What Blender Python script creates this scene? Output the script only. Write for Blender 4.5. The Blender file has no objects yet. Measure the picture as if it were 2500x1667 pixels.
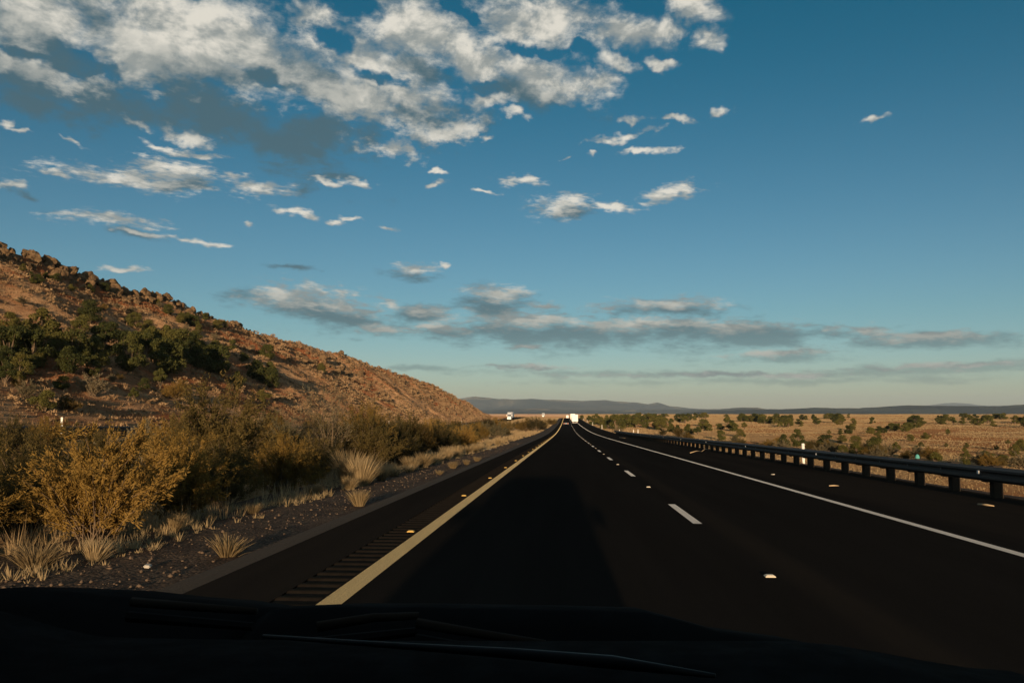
import bpy, bmesh, math, random
import numpy as np
from mathutils import Vector, Matrix

# ------------------------------------------------------------------ camera
scene = bpy.context.scene
COL = scene.collection
R = math.radians
CAM_H, FPX = 1.48, 2010.0
cam_d = bpy.data.cameras.new('camera'); cam = bpy.data.objects.new('camera', cam_d); COL.objects.link(cam)
cam.location = (0, 0, CAM_H)
PITCH, YAW = math.atan(166.5 / FPX), math.atan(132 / FPX)
cam.rotation_euler = (math.pi / 2 + PITCH, 0, YAW)
cam_d.sensor_width = 36; cam_d.lens = 36 * FPX / 2500
cam_d.clip_start = 0.05; cam_d.clip_end = 90000
scene.camera = cam

# ------------------------------------------------------------------ sky, sun, exposure
SUN_EL, SUN_AZ = R(5.6), R(0.7)
world = bpy.data.worlds.new('World'); scene.world = world; world.use_nodes = True
world.cycles.sampling_method = 'MANUAL'
world.cycles.sample_map_resolution = 256
W = world.node_tree; W.nodes.clear()

class G:
    """small helper to write node graphs as expressions"""
    def __init__(s, tree): s.t = tree
    def n(s, typ, **kw):
        nd = s.t.nodes.new(typ)
        for k, v in kw.items(): setattr(nd, k, v)
        return nd
    def put(s, sock, v):
        if isinstance(v, bpy.types.NodeSocket): s.t.links.new(v, sock)
        elif v is not None: sock.default_value = v
    def m(s, op, a, b=None, c=None, clamp=False):
        nd = s.n('ShaderNodeMath', operation=op, use_clamp=clamp)
        for i, v in enumerate((a, b, c)): s.put(nd.inputs[i], v)
        return nd.outputs[0]
    def vm(s, op, a, b=None, out=0):
        nd = s.n('ShaderNodeVectorMath', operation=op)
        s.put(nd.inputs[0], a)
        if b is not None: s.put(nd.inputs[3 if op == 'SCALE' else 1], b)
        return nd.outputs[out]
    def mix(s, f, a, b, blend='MIX'):
        nd = s.n('ShaderNodeMix', data_type='RGBA', blend_type=blend)
        s.put(nd.inputs[0], f); s.put(nd.inputs[6], a); s.put(nd.inputs[7], b)
        return nd.outputs[2]
    def noise(s, vec, scale, detail=4, rough=.5, dist=0., dim='3D', lac=2.0, color=False):
        nd = s.n('ShaderNodeTexNoise', noise_dimensions=dim)
        s.put(nd.inputs['Vector'], vec); nd.inputs['Scale'].default_value = scale; nd.inputs['Detail'].default_value = detail
        nd.inputs['Roughness'].default_value = rough; nd.inputs['Distortion'].default_value = dist; nd.inputs['Lacunarity'].default_value = lac
        return nd.outputs[1 if color else 0]
    def ramp(s, f, lo, hi, a=0., b=1., smooth=True):
        nd = s.n('ShaderNodeMapRange', interpolation_type='SMOOTHSTEP' if smooth else 'LINEAR', clamp=True)
        for i, v in enumerate((f, lo, hi, a, b)): s.put(nd.inputs[i], v)
        return nd.outputs[0]
    def xyz(s, v):
        nd = s.n('ShaderNodeSeparateXYZ'); s.put(nd.inputs[0], v); return nd.outputs
    def vec(s, x, y, z):
        nd = s.n('ShaderNodeCombineXYZ')
        for i, v in enumerate((x, y, z)): s.put(nd.inputs[i], v)
        return nd.outputs[0]

def pix_dir(px, py):
    """world direction seen at a pixel of the 2500 x 1667 photograph"""
    v = Vector(((px - 1250) / FPX, -(py - 833.5) / FPX, -1)).normalized()
    return Matrix.Rotation(YAW, 3, 'Z') @ (Matrix.Rotation(math.pi / 2 + PITCH, 3, 'X') @ v)
def az_el(px, py):
    d = pix_dir(px, py)
    return math.atan2(d.x, d.y), math.asin(d.z)

# cloud banks: (centre px, centre py, half width, half height, tilt in degrees clockwise), all turned into angles on the sky
CLOUD_WHITE = [
    (470, 80, 330, 95, 12), (600, 110, 190, 70, 20), (100, 40, 150, 65, 10), (75, 165, 130, 38, 8), (330, 130, 160, 70, 5),
    (1030, 85, 200, 72, 18), (1150, 150, 130, 50, 22), (1330, 195, 165, 50, 14), (1465, 205, 55, 34, 5), (1330, 48, 160, 66, 4), (1250, 70, 90, 50, 30),
    (1520, 85, 130, 36, 6), (1615, 82, 65, 28, -8), (1705, 18, 80, 36, 20), (1728, 97, 50, 26, -5), (1512, 158, 55, 20, 22), (1611, 158, 45, 13, 8),
    (880, 150, 130, 75, 10), (770, 45, 55, 42, 30), (860, 245, 160, 50, 14), (1010, 230, 130, 50, 16), (1200, 245, 70, 28, -6),
    (1085, 318, 118, 32, -12), (960, 365, 95, 25, 10), (345, 298, 70, 15, 12), (455, 330, 65, 22, 14),
    (450, 372, 95, 12, 5), (320, 442, 215, 26, 0), (425, 425, 115, 30, 2), (620, 452, 105, 20, 3), (133, 430, 50, 11, 6), (797, 441, 34, 9, 10), (877, 450, 55, 9, 6),
    (270, 537, 125, 17, -1), (330, 568, 62, 8, 5), (478, 590, 64, 9, 8), (728, 523, 58, 14, 16), (606, 545, 17, 9, 0), (818, 547, 22, 7, 0), (845, 537, 32, 6, 8), (951, 561, 34, 7, 6),
    (303, 655, 56, 6, 2), (1255, 282, 34, 15, 10), (1542, 290, 42, 13, 5), (1654, 290, 62, 10, 6), (1744, 271, 36, 16, 12), (1515, 335, 105, 13, -6), (1574, 367, 95, 9, -3),
    (1441, 383, 17, 8, 10), (1383, 388, 22, 5, 0), (2143, 287, 44, 12, -6), (1282, 444, 75, 13, 2), (1372, 500, 95, 32, 0), (1494, 508, 66, 13, 8), (1638, 474, 82, 22, -4),
    (1069, 420, 22, 9, 8), (1069, 455, 24, 8, 0), (25, 300, 22, 12, -10), (15, 450, 26, 12, 0), (1190, 330, 20, 8, 0), (1190, 470, 40, 6, 5), (60, 320, 30, 6, 5), (180, 345, 40, 6, 15),
    (738, 722, 150, 30, 4), (850, 752, 120, 18, 6), (1010, 652, 52, 14, 2), (1078, 647, 17, 6, 0), (925, 800, 58, 11, -2), (1206, 712, 95, 18, 0), (1333, 742, 46, 9, 0),
    (1290, 780, 200, 22, 0), (1085, 800, 110, 15, -2), (1478, 750, 62, 11, 0), (1648, 740, 150, 16, 2), (1600, 792, 260, 16, 1), (1800, 794, 190, 14, 1), (2040, 804, 28, 9, 0),
    (1903, 860, 130, 12, -2), (2124, 806, 54, 12, 3), (2270, 822, 170, 11, -1), (1300, 898, 150, 9, 1), (1775, 915, 430, 9, 0), (2300, 893, 260, 9, -1), (1282, 846, 62, 7, 0), (950, 735, 40, 12, 20), (1040, 756, 70, 16, 0)]
CLOUD_GREY = [
    (215, 235, 250, 52, 8), (530, 280, 200, 48, 22), (670, 345, 170, 46, 20), (800, 335, 140, 42, 12), (505, 172, 190, 30, 4), (770, 215, 140, 45, 12), (744, 457, 34, 19, 0),
    (1290, 232, 120, 26, 12), (980, 270, 180, 50, 14), (100, 265, 130, 24, 6), (60, 90, 120, 45, 20), (240, 40, 80, 50, 40), (1010, 170, 110, 20, 16), (1380, 520, 60, 15, 0),
    (60, 480, 40, 10, 20), (340, 570, 60, 10, 5), (760, 380, 90, 26, 18), (420, 455, 80, 14, 0),
    (740, 750, 160, 24, 6), (860, 782, 140, 22, 5), (1027, 766, 85, 18, -4), (1010, 668, 56, 10, 2), (1206, 742, 90, 30, 0), (1320, 815, 210, 32, 0), (1095, 814, 120, 14, 0),
    (1648, 758, 150, 14, 2), (1605, 820, 270, 24, 1), (1818, 820, 210, 20, 1), (1903, 874, 135, 14, -2), (2268, 834, 180, 14, -1), (2243, 904, 320, 14, -1), (1500, 916, 330, 10, 1), (1010, 898, 100, 6, 0), (710, 650, 55, 5, 0),
    (1900, 930, 500, 10, 0)]

CLOUD_GAP = [(870, 22, 85, 38, 5), (1125, 30, 62, 20, 20), (1325, 128, 140, 17, 6), (200, 150, 90, 22, 12), (815, 100, 50, 28, 20), (1180, 215, 60, 16, 15), (930, 195, 60, 14, 10), (60, 125, 70, 14, 5), (660, 200, 70, 18, 8), (1420, 120, 40, 16, 0)]

def build_sky():
    g = G(W)
    out = g.n('ShaderNodeOutputWorld')
    sky = g.n('ShaderNodeTexSky', sky_type='NISHITA', sun_disc=False)
    sky.sun_elevation = SUN_EL; sky.sun_rotation = math.pi + SUN_AZ; sky.altitude = 1500
    sky.air_density = 1.0; sky.dust_density = 1.0; sky.ozone_density = 2.5
    d = g.vm('NORMALIZE', g.n('ShaderNodeTexCoord').outputs['Generated'])
    x, y, z = g.xyz(d)
    az = g.m('ARCTAN2', x, y); el = g.m('ARCSINE', z)
    base = g.mix(1.0, sky.outputs[0], g.mix(g.ramp(el, .05, .50), g.mix(g.ramp(el, .0, .12), (*SKY_TINT_HORIZON, 1), (*SKY_TINT_LOW, 1)), (*SKY_TINT_HIGH, 1)), 'MULTIPLY')
    p = g.vec(az, el, 0)
    # wobble the coordinates so that the banks lose their round outline
    wob = g.vm('SUBTRACT', g.noise(p, 24, 3, .6, color=True), (.5, .5, .5))
    lift = g.ramp(el, .02, .4, .35, 1.0)
    q = g.vm('ADD', p, g.vm('MULTIPLY', g.vm('SCALE', wob, lift), (.07, .040, 0)))
    # fibrous detail, stretched along the wind and flatter near the horizon
    sp = g.vec(g.m('ADD', az, g.m('MULTIPLY', el, -.35)), g.m('ADD', g.m('ADD', g.m('MULTIPLY', el, 1.6), g.m('MULTIPLY', g.m('MINIMUM', el, .29), 1.5)), g.m('MULTIPLY', az, .20)), g.m('MULTIPLY', lift, .15))
    n1 = g.noise(sp, 15, 9, .64, .25)
    n1u = g.noise(g.vm('ADD', sp, (-.008, .034, 0)), 15, 4, .60, .25)
    n2 = g.noise(g.vm('ADD', sp, (3.1, 1.7, .4)), 15, 6, .6)
    n3 = g.noise(g.vm('MULTIPLY', sp, (1, 1.25, 1)), 62, 5, .62)          # tattered edges of the small clouds
    ragged = g.m('MULTIPLY', g.m('SUBTRACT', n3, .56), g.ramp(el, .30, .40, 2.0, .7))
    amp = g.ramp(el, .03, .30, 1.6, 2.0)
    low = g.ramp(el, .03, .24)                                 # low cloud is farther off and greyer
    white = g.mix(low, CL_LOW_W, CL_HIGH_W)
    grey = g.mix(low, CL_LOW_G, CL_HIGH_G)
    def paint(fw, fg):
        """one Background from the two distance fields (in units of a bank's own size)"""
        dw = g.m('ADD', g.m('ADD', g.m('SUBTRACT', g.ramp(el, .25, .40, .98, 1.08), fw), ragged), g.m('MULTIPLY', g.m('SUBTRACT', n1, .5), amp))
        dg = g.m('ADD', g.m('ADD', g.m('SUBTRACT', 1.02, fg), g.m('MULTIPLY', ragged, .55)), g.m('MULTIPLY', g.m('SUBTRACT', n2, .5), 2.9))
        aw = g.ramp(dw, -.18, .80); ag = g.m('MULTIPLY', g.ramp(dg, -.25, .85), g.ramp(el, .03, .11, .40, .84))
        # the side turned to the low sun and to the upper air is bright, the rest is grey
        lit = g.ramp(g.m('ADD', g.m('SUBTRACT', n1, n1u), g.m('MULTIPLY', dw, .06)), -.10, .19)
        lit = g.m('MULTIPLY', lit, g.m('SUBTRACT', 1, g.m('MULTIPLY', ag, .72)))
        wcol = g.mix(lit, g.mix(.34, grey, white), white)
        c = g.mix(g.m('MULTIPLY', aw, .95), g.mix(ag, base, grey), wcol)
        bg = g.n('ShaderNodeBackground'); W.links.new(c, bg.inputs[0]); bg.inputs[1].default_value = SKY_STRENGTH
        return bg.outputs[0]
    def prep(banks, grow=1.0):
        r = []
        for (cx, cy, rx, ry, tilt) in banks:
            a, e = az_el(cx, cy); t = R(tilt); rx, ry = rx * grow, ry * grow * (1.32 if 600 < cy < 860 else 1.0)
            ex = math.hypot(rx * math.cos(t), ry * math.sin(t)) / FPX; ey = math.hypot(rx * math.sin(t), ry * math.cos(t)) / FPX
            r.append((a, e, rx / FPX, ry / FPX, t, ex * 1.6 + .03, ey * 1.6 + .016))
        return r
    def field(banks):
        f = None
        for (a, e, rx, ry, t, _1, _2) in banks:
            mp = g.n('ShaderNodeMapping', vector_type='TEXTURE')
            mp.inputs['Location'].default_value = (a, e, 0); mp.inputs['Rotation'].default_value = (0, 0, -t); mp.inputs['Scale'].default_value = (rx, ry, 1)
            W.links.new(q, mp.inputs['Vector'])
            L = g.vm('LENGTH', mp.outputs[0], out=1)
            if f is None: f = L
            else:
                nd = g.n('ShaderNodeMath', operation='SMOOTH_MIN'); W.links.new(f, nd.inputs[0]); W.links.new(L, nd.inputs[1]); nd.inputs[2].default_value = .15
                f = nd.outputs[0]
        return f if f is not None else 9.0
    def switch(f, a, b):
        nd = g.n('ShaderNodeMixShader'); g.put(nd.inputs[0], f); W.links.new(a, nd.inputs[1]); W.links.new(b, nd.inputs[2])
        return nd.outputs[0]
    gaps = []
    def tile(ws, gs, box, depth=0):
        """the sky is cut into tiles only so that each look at it reckons with few cloud banks"""
        a0, a1, e0, e1 = box
        inside = lambda b: b[0] - b[5] < a1 and b[0] + b[5] > a0 and b[1] - b[6] < e1 and b[1] + b[6] > e0
        ws, gs = [b for b in ws if inside(b)], [b for b in gs if inside(b)]
        if len(ws) + len(gs) <= 14 or depth == 3:
            hs = [b for b in gaps if inside(b)]; f = field(ws)
            if hs: f = g.m('MAXIMUM', f, g.m('ADD', g.m('SUBTRACT', 1.75, g.m('MULTIPLY', field(hs), 1.0)), g.m('MULTIPLY', g.m('SUBTRACT', n2, .5), 2.2)))    # blue gaps between the banks
            return paint(f, field(gs))
        if (a1 - a0) > (e1 - e0) * 2.2:
            m = (a0 + a1) / 2
            return switch(g.m('GREATER_THAN', az, m), tile(ws, gs, (a0, m, e0, e1), depth + 1), tile(ws, gs, (m, a1, e0, e1), depth + 1))
        m = (e0 + e1) / 2
        return switch(g.m('GREATER_THAN', el, m), tile(ws, gs, (a0, a1, e0, m), depth + 1), tile(ws, gs, (a0, a1, m, e1), depth + 1))
    gaps += prep(CLOUD_GAP)
    framed = tile(prep(CLOUD_WHITE, 1.04), prep(CLOUD_GREY, 1.22), (-.76, .62, 0, .52))
    # beyond the banks seen here the same kind of broken cloud goes on all round
    gen = g.m('MULTIPLY', g.m('SUBTRACT', .74, g.noise(g.vm('MULTIPLY', d, (1, 1, 2.6)), 3.2, 3, .5)), 4.5)
    gen = g.m('ADD', gen, g.ramp(el, -.05, .03, 5, 0))
    edge = g.m('MULTIPLY', g.m('LESS_THAN', g.m('ABSOLUTE', g.m('ADD', az, .07)), .69), g.m('LESS_THAN', el, .52))
    W.links.new(switch(edge, paint(gen, g.m('ADD', gen, .15)), framed), out.inputs[0])
HAZE_DENSITY = 3.4e-5
SKY_STRENGTH = .10
SKY_TINT_HORIZON, SKY_TINT_LOW, SKY_TINT_HIGH = (1.06, 1.02, 1.10), (.83, .94, .88), (.075, .71, .69)
CL_HIGH_W, CL_HIGH_G = (6.5, 6.15, 5.35, 1), (.58, 1.08, 1.30, 1)
CL_LOW_W, CL_LOW_G = (3.7, 3.7, 3.3, 1), (.66, 1.15, 1.32, 1)
build_sky()
sun_d = bpy.data.lights.new('sun', 'SUN'); sun = bpy.data.objects.new('sun', sun_d); COL.objects.link(sun)
sun_d.energy = 5.0; sun_d.angle = R(0.75); sun_d.color = (1.0, .71, .43)
sun.rotation_euler = (math.pi / 2 - SUN_EL, 0, SUN_AZ); sun.location = (0, -50, 60)
vs = scene.view_settings
vs.view_transform = 'Standard'; vs.look = 'None'; vs.gamma = 1.0; vs.use_curve_mapping = False; vs.exposure = 0.25
cy = scene.cycles
cy.use_denoising = True; cy.max_bounces = 5; cy.diffuse_bounces = 3; cy.glossy_bounces = 2; cy.transmission_bounces = 3; cy.transparent_max_bounces = 6; cy.volume_bounces = 1
# ------------------------------------------------------------------ helpers
RNG = np.random.default_rng(11)
random.seed(7)
def np_mesh(name, V, F, smooth=False, mat_idx=None):
    V = np.asarray(V, np.float32); F = np.asarray(F, np.int32)
    me = bpy.data.meshes.new(name); k = F.shape[1]
    me.vertices.add(len(V)); me.vertices.foreach_set('co', V.ravel())
    me.loops.add(F.size); me.loops.foreach_set('vertex_index', F.ravel())
    me.polygons.add(len(F)); me.polygons.foreach_set('loop_start', np.arange(0, F.size, k, dtype=np.int32))
    if smooth: me.polygons.foreach_set('use_smooth', np.ones(len(F), bool))
    if mat_idx is not None: me.polygons.foreach_set('material_index', np.asarray(mat_idx, np.int32))
    me.update(calc_edges=True); me.validate()
    return me
def link(name, me, mat=None, parent=None, loc=None, rot=None, **props):
    o = bpy.data.objects.new(name, me); COL.objects.link(o)
    if me is not None and mat is not None and not me.materials:
        for m_ in (mat if isinstance(mat, (list, tuple)) else [mat]): me.materials.append(m_)
    if parent is not None: o.parent = parent
    if loc is not None: o.location = loc
    if rot is not None: o.rotation_euler = rot
    for k, v in props.items(): o[k] = v
    return o
def empty(name, loc, label, category, group=None, rot=None):
    o = link(name, None, loc=loc, rot=rot, label=label, category=category)
    o.empty_display_size = .3
    if group: o['group'] = group
    return o
class MB:
    """collects simple solids into ONE mesh"""
    def __init__(s): s.v, s.f = [], []
    def add(s, v, f):
        b = len(s.v); s.v += [tuple(p) for p in v]; s.f += [tuple(i + b for i in q) for q in f]; return s
    def box(s, x0, x1, y0, y1, z0, z1, M=None):
        v = [(x, y, z) for z in (z0, z1) for y in (y0, y1) for x in (x0, x1)]
        if M is not None: v = [M @ Vector(p) for p in v]
        return s.add(v, [(0, 2, 3, 1), (4, 5, 7, 6), (0, 1, 5, 4), (2, 6, 7, 3), (0, 4, 6, 2), (1, 3, 7, 5)])
    def tube(s, pts, rad, n=8, cap=True):
        pts = [Vector(p) for p in pts]; rad = [rad] * len(pts) if not hasattr(rad, '__len__') else rad
        rings = []
        for i, p in enumerate(pts):
            t = (pts[min(i + 1, len(pts) - 1)] - pts[max(i - 1, 0)]).normalized()
            a = t.orthogonal().normalized() if abs(t.z) > .9 else t.cross(Vector((0, 0, 1))).normalized(); b = t.cross(a)
            rings.append([p + (a * math.cos(2 * math.pi * k / n) + b * math.sin(2 * math.pi * k / n)) * rad[i] for k in range(n)])
        f = [(i * n + k, i * n + (k + 1) % n, (i + 1) * n + (k + 1) % n, (i + 1) * n + k) for i in range(len(pts) - 1) for k in range(n)]
        if cap: f += [tuple(range(n - 1, -1, -1)), tuple((len(pts) - 1) * n + k for k in range(n))]
        return s.add([q for r in rings for q in r], f)
    def loft(s, rings, closed=True, cap=True):
        n = len(rings[0]); m_ = n if closed else n - 1
        f = [(i * n + k, i * n + (k + 1) % n, (i + 1) * n + (k + 1) % n, (i + 1) * n + k) for i in range(len(rings) - 1) for k in range(m_)]
        if cap and closed: f += [tuple(range(n - 1, -1, -1)), tuple((len(rings) - 1) * n + k for k in range(n))]
        return s.add([q for r in rings for q in r], f)
    def mesh(s, name, bevel=0, smooth=False, seg=2):
        me = bpy.data.meshes.new(name); me.from_pydata(s.v, [], s.f)
        bm = bmesh.new(); bm.from_mesh(me); bmesh.ops.recalc_face_normals(bm, faces=bm.faces)
        if bevel: bmesh.ops.bevel(bm, geom=[e for e in bm.edges if e.is_manifold and e.calc_face_angle(0) > .5], offset=bevel, segments=seg, affect='EDGES', clamp_overlap=True)
        bm.to_mesh(me); bm.free()
        if smooth:
            for p in me.polygons: p.use_smooth = True
        me.update(); return me
def vnoise(x, y, seed=0):
    t = np.random.default_rng(seed).random((256, 256))
    xi, yi = np.floor(x).astype(int), np.floor(y).astype(int); fx, fy = x - xi, y - yi
    fx, fy = fx * fx * (3 - 2 * fx), fy * fy * (3 - 2 * fy)
    a, b = t[xi & 255, yi & 255], t[(xi + 1) & 255, yi & 255]; c, d = t[xi & 255, (yi + 1) & 255], t[(xi + 1) & 255, (yi + 1) & 255]
    return (a + (b - a) * fx) * (1 - fy) + (c + (d - c) * fx) * fy - .5
def fbm(x, y, seed=0, octv=5, gain=.5):
    s, a = 0, 1.0
    for o in range(octv):
        s = s + a * vnoise(x + 17.3 * o, y - 9.1 * o, seed + o); x, y, a = x * 2.03, y * 2.03, a * gain
    return s
def sstep(x, a, b):
    t = np.clip((x - a) / (b - a), 0, 1); return t * t * (3 - 2 * t)

# ------------------------------------------------------------------ materials
def mat(name, fn, rough=.9, spec=.2):
    m_ = bpy.data.materials.new(name); m_.use_nodes = True; t = m_.node_tree; t.nodes.clear(); g = G(t)
    out = g.n('ShaderNodeOutputMaterial'); b = g.n('ShaderNodeBsdfPrincipled'); t.links.new(b.outputs[0], out.inputs[0])
    b.inputs['Roughness'].default_value = rough; b.inputs['Specular IOR Level'].default_value = spec
    fn(g, b, out); return m_
def wpos(g): return g.n('ShaderNodeNewGeometry').outputs['Position']
def bump(g, b, h, strength=.5, dist=.02):
    n = g.n('ShaderNodeBump'); n.inputs['Strength'].default_value = strength; n.inputs['Distance'].default_value = dist
    g.put(n.inputs['Height'], h); g.put(b.inputs['Normal'], n.outputs[0])
def c3(r, g_, b): return (r, g_, b, 1)
def plain(name, col, rough=.6, spec=.3, metal=0, var=.25, scale=6):
    def fn(g, b, out):
        o = g.n('ShaderNodeTexCoord').outputs['Object']
        n = g.noise(o, scale, 5, .6)
        g.put(b.inputs['Base Color'], g.mix(n, c3(*[c * (1 - var) for c in col]), c3(*[min(1, c * (1 + var)) for c in col])))
        b.inputs['Metallic'].default_value = metal
        g.put(b.inputs['Roughness'], g.ramp(n, .3, .7, rough * .85, min(1, rough * 1.1)))
    return mat(name, fn, rough, spec)
def foliage(name, cols, trans=.25, scale=1.6, rough=.75):
    """leaf material: hue drifts from plant to plant and from spray to spray"""
    def fn(g, b, out):
        r = g.n('ShaderNodeObjectInfo').outputs['Random']
        n = g.noise(g.n('ShaderNodeTexCoord').outputs['Object'], scale, 4, .65)
        k = g.m('ADD', g.m('MULTIPLY', r, .55), g.m('MULTIPLY', n, .9)); k = g.m('SUBTRACT', k, .22)
        cr = g.n('ShaderNodeValToRGB'); g.put(cr.inputs[0], k)
        e = cr.color_ramp.elements
        e[0].position, e[0].color = .1, c3(*cols[0]); e[1].position, e[1].color = .9, c3(*cols[-1])
        for i, c in enumerate(cols[1:-1]): x = e.new(.1 + .8 * (i + 1) / (len(cols) - 1)); x.color = c3(*c)
        g.put(b.inputs['Base Color'], cr.outputs[0])
        tr = g.n('ShaderNodeBsdfTranslucent'); g.put(tr.inputs[0], cr.outputs[0])
        mx = g.n('ShaderNodeMixShader'); mx.inputs[0].default_value = trans
        g.t.links.new(b.outputs[0], mx.inputs[1]); g.t.links.new(tr.outputs[0], mx.inputs[2]); g.t.links.new(mx.outputs[0], out.inputs[0])
    return mat(name, fn, rough, .15)

def _asphalt(g, b, out):
    p = wpos(g); x, y, z = g.xyz(p)
    n = g.noise(p, 90, 3, .7); big = g.noise(g.vec(g.m('MULTIPLY', x, 1.0), g.m('MULTIPLY', y, .06), 0), 1.3, 4, .6)
    seam = g.ramp(g.m('ABSOLUTE', g.m('SUBTRACT', x, 2.35)), .05, .32, 1, 0)          # worn strip beside the lane line
    shoulder = g.m('ADD', g.ramp(x, -2.3, -2.0, 1, 0), g.ramp(x, 5.6, 6.0))
    k = g.m('ADD', g.m('MULTIPLY', n, .5), g.m('MULTIPLY', big, .5))
    c = g.mix(k, c3(.0078, .0070, .0065), c3(.0300, .0262, .0230))
    c = g.mix(g.m('MULTIPLY', g.m('ADD', seam, g.m('MULTIPLY', shoulder, .8)), g.ramp(big, .25, .7, .25, .9)), c, c3(.030, .024, .019))
    g.put(b.inputs['Base Color'], c); bump(g, b, g.m('ADD', g.noise(p, 140, 2, .6), g.m('MULTIPLY', n, .6)), .9, .010)
M_ASPHALT = mat('asphalt', _asphalt, 1, 0)
def _paint(col, worn):
    def fn(g, b, out):
        p = wpos(g)
        n = g.noise(p, 60, 4, .7); s = g.noise(g.vec(g.m('MULTIPLY', g.xyz(p)[0], 30), g.m('MULTIPLY', g.xyz(p)[1], 1.2), 0), 1, 4, .7)
        k = g.m('MULTIPLY', g.ramp(g.m('ADD', n, s), .55, 1.05), worn)
        g.put(b.inputs['Base Color'], g.mix(k, c3(*col), c3(*[c * .45 for c in col]))); b.inputs['Diffuse Roughness'].default_value = 1.0
        bump(g, b, g.noise(p, 45, 3, .7), 1.0, .05)
    return fn
M_WHITE = mat('white_road_paint', _paint((.88, .86, .82), .35), .8, .3)
M_YELLOW = mat('yellow_road_paint', _paint((.86, .66, .31), .45), .8, .3)
def _gravel(g, b, out):
    p = wpos(g)
    v = g.n('ShaderNodeTexVoronoi'); v.inputs['Scale'].default_value = 26; g.put(v.inputs['Vector'], p)
    n = g.noise(p, 1.6, 5, .6)
    c = g.mix(g.xyz(v.outputs['Color'])[0], c3(.028, .019, .0135), c3(.160, .108, .070))
    g.put(b.inputs['Base Color'], g.mix(g.ramp(n, .35, .7), c, c3(.055, .036, .025)))
    bump(g, b, g.m('SUBTRACT', 1, v.outputs['Distance']), .8, .03)
M_GRAVEL = mat('dark_gravel', _gravel, .95, .1)
def _lip(g, b, out):
    p = wpos(g); n = g.noise(p, 30, 5, .65)
    g.put(b.inputs['Base Color'], g.mix(n, c3(.045, .034, .025), c3(.125, .092, .064))); bump(g, b, n, .7, .02)
M_LIP = mat('dusty_asphalt_edge', _lip, .95, .1)
def _soil(lo, hi, red, patch=.02, dist=.10):
    def fn(g, b, out):
        p = wpos(g)
        n = g.noise(p, .7, 6, .65); k = g.noise(p, patch, 5, .6); f = g.noise(p, 5, 4, .7)
        c = g.mix(g.ramp(g.m('ADD', g.m('MULTIPLY', n, .5), g.m('MULTIPLY', f, .5)), .32, .68), c3(*lo), c3(*hi))
        g.put(b.inputs['Base Color'], g.mix(g.ramp(k, .44, .60), c, g.mix(f, c3(*[q * .6 for q in red]), c3(*red))))
        b.inputs['Diffuse Roughness'].default_value = 1.0
        bump(g, b, g.m('ADD', g.noise(p, 2.2, 6, .7), g.m('MULTIPLY', f, .5)), 1.0, dist)
    return mat('soil', fn, 1, .05)
M_PLAIN = _soil((.30, .175, .080), (.54, .355, .175), (.38, .175, .068), .017, .45); M_PLAIN.name = 'straw_plain'
M_HILL = _soil((.30, .155, .075), (.60, .39, .22), (.37, .135, .055), .045, .55); M_HILL.name = 'red_hillside'
def _far(lo, hi, sc):
    def fn(g, b, out):
        n = g.noise(wpos(g), sc, 7, .68)
        g.put(b.inputs['Base Color'], g.mix(g.ramp(n, .35, .65), c3(*lo), c3(*hi)))
    return mat('far_land', fn, 1, 0)
M_MOUNT = _far((.030, .034, .030), (.105, .092, .068), .0006); M_MOUNT.name = 'far_mountain'
M_MESA = _far((.007, .011, .011), (.016, .020, .017), .002); M_MESA.name = 'cloud_shadowed_mesa'  # mesa's dark blue tone is cloud shadow painted into the base colour
def _rock(g, b, out):
    o = g.n('ShaderNodeTexCoord').outputs['Object']; n = g.noise(o, 1.6, 7, .7); l = g.noise(o, 5, 4, .6)
    c = g.mix(g.ramp(n, .3, .7), c3(.055, .034, .020), c3(.23, .145, .078))
    g.put(b.inputs['Base Color'], g.mix(g.m('MULTIPLY', g.ramp(l, .5, .66), .6), c, c3(.17, .135, .065)))
    bump(g, b, g.noise(o, 3.5, 6, .72), 1.0, .25)
M_ROCK = mat('weathered_rock', _rock, .95, .1)
M_JUNIPER = foliage('juniper_green', [(.022, .028, .009), (.050, .056, .015), (.092, .086, .022), (.125, .105, .028)], .12, .9)
M_BUSH = foliage('golden_shrub', [(.036, .027, .009), (.13, .085, .021), (.24, .150, .037), (.33, .205, .062)], .3, .65)
M_OLIVE = foliage('dark_olive_shrub', [(.026, .024, .010), (.072, .058, .020), (.135, .098, .032), (.21, .145, .055)], .3, .8)
M_SAGE = foliage('grey_sage', [(.075, .070, .038), (.16, .13, .075), (.25, .20, .125)], .25, 1.5)
M_STRAW = foliage('dry_straw', [(.30, .21, .11), (.46, .34, .19), (.62, .49, .31)], .3, .8)
M_TUFT = foliage('dry_tuft', [(.20, .145, .075), (.33, .245, .13), (.47, .36, .21)], .3, 1.2)
M_PGRASS = foliage('plain_straw', [(.25, .16, .075), (.40, .28, .14), (.55, .41, .23)], .3, .05)
M_SCRUB = foliage('hillside_scrub', [(.095, .060, .030), (.29, .185, .098), (.48, .33, .190)], .2, .35)
M_WOOD = plain('weathered_wood', (.085, .060, .040), .9, .1, 0, .5, 14)
M_BARK = plain('grey_bark', (.16, .115, .075), .95, .1, 0, .5, 9)
M_POST = plain('guardrail_timber', (.034, .026, .020), .95, .1, 0, .4, 12)
M_STEEL = plain('weathered_steel', (.072, .066, .060), .7, .2, .3, .4, 5)
M_WHITEP = plain('white_plastic', (.80, .78, .74), .6, .3, 0, .05, 3)
M_REFL = plain('reflector_amber_white', (.62, .56, .45), .9, .05, 0, .05)
M_YREFL = plain('reflector_yellow', (.62, .40, .12), .9, .05, 0, .05)
M_TRAILER = plain('white_trailer_panel', (.80, .79, .77), .45, .4, 0, .04, 1)
M_CABW = plain('white_cab_paint', (.74, .75, .76), .35, .5, 0, .04, 1)
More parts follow.
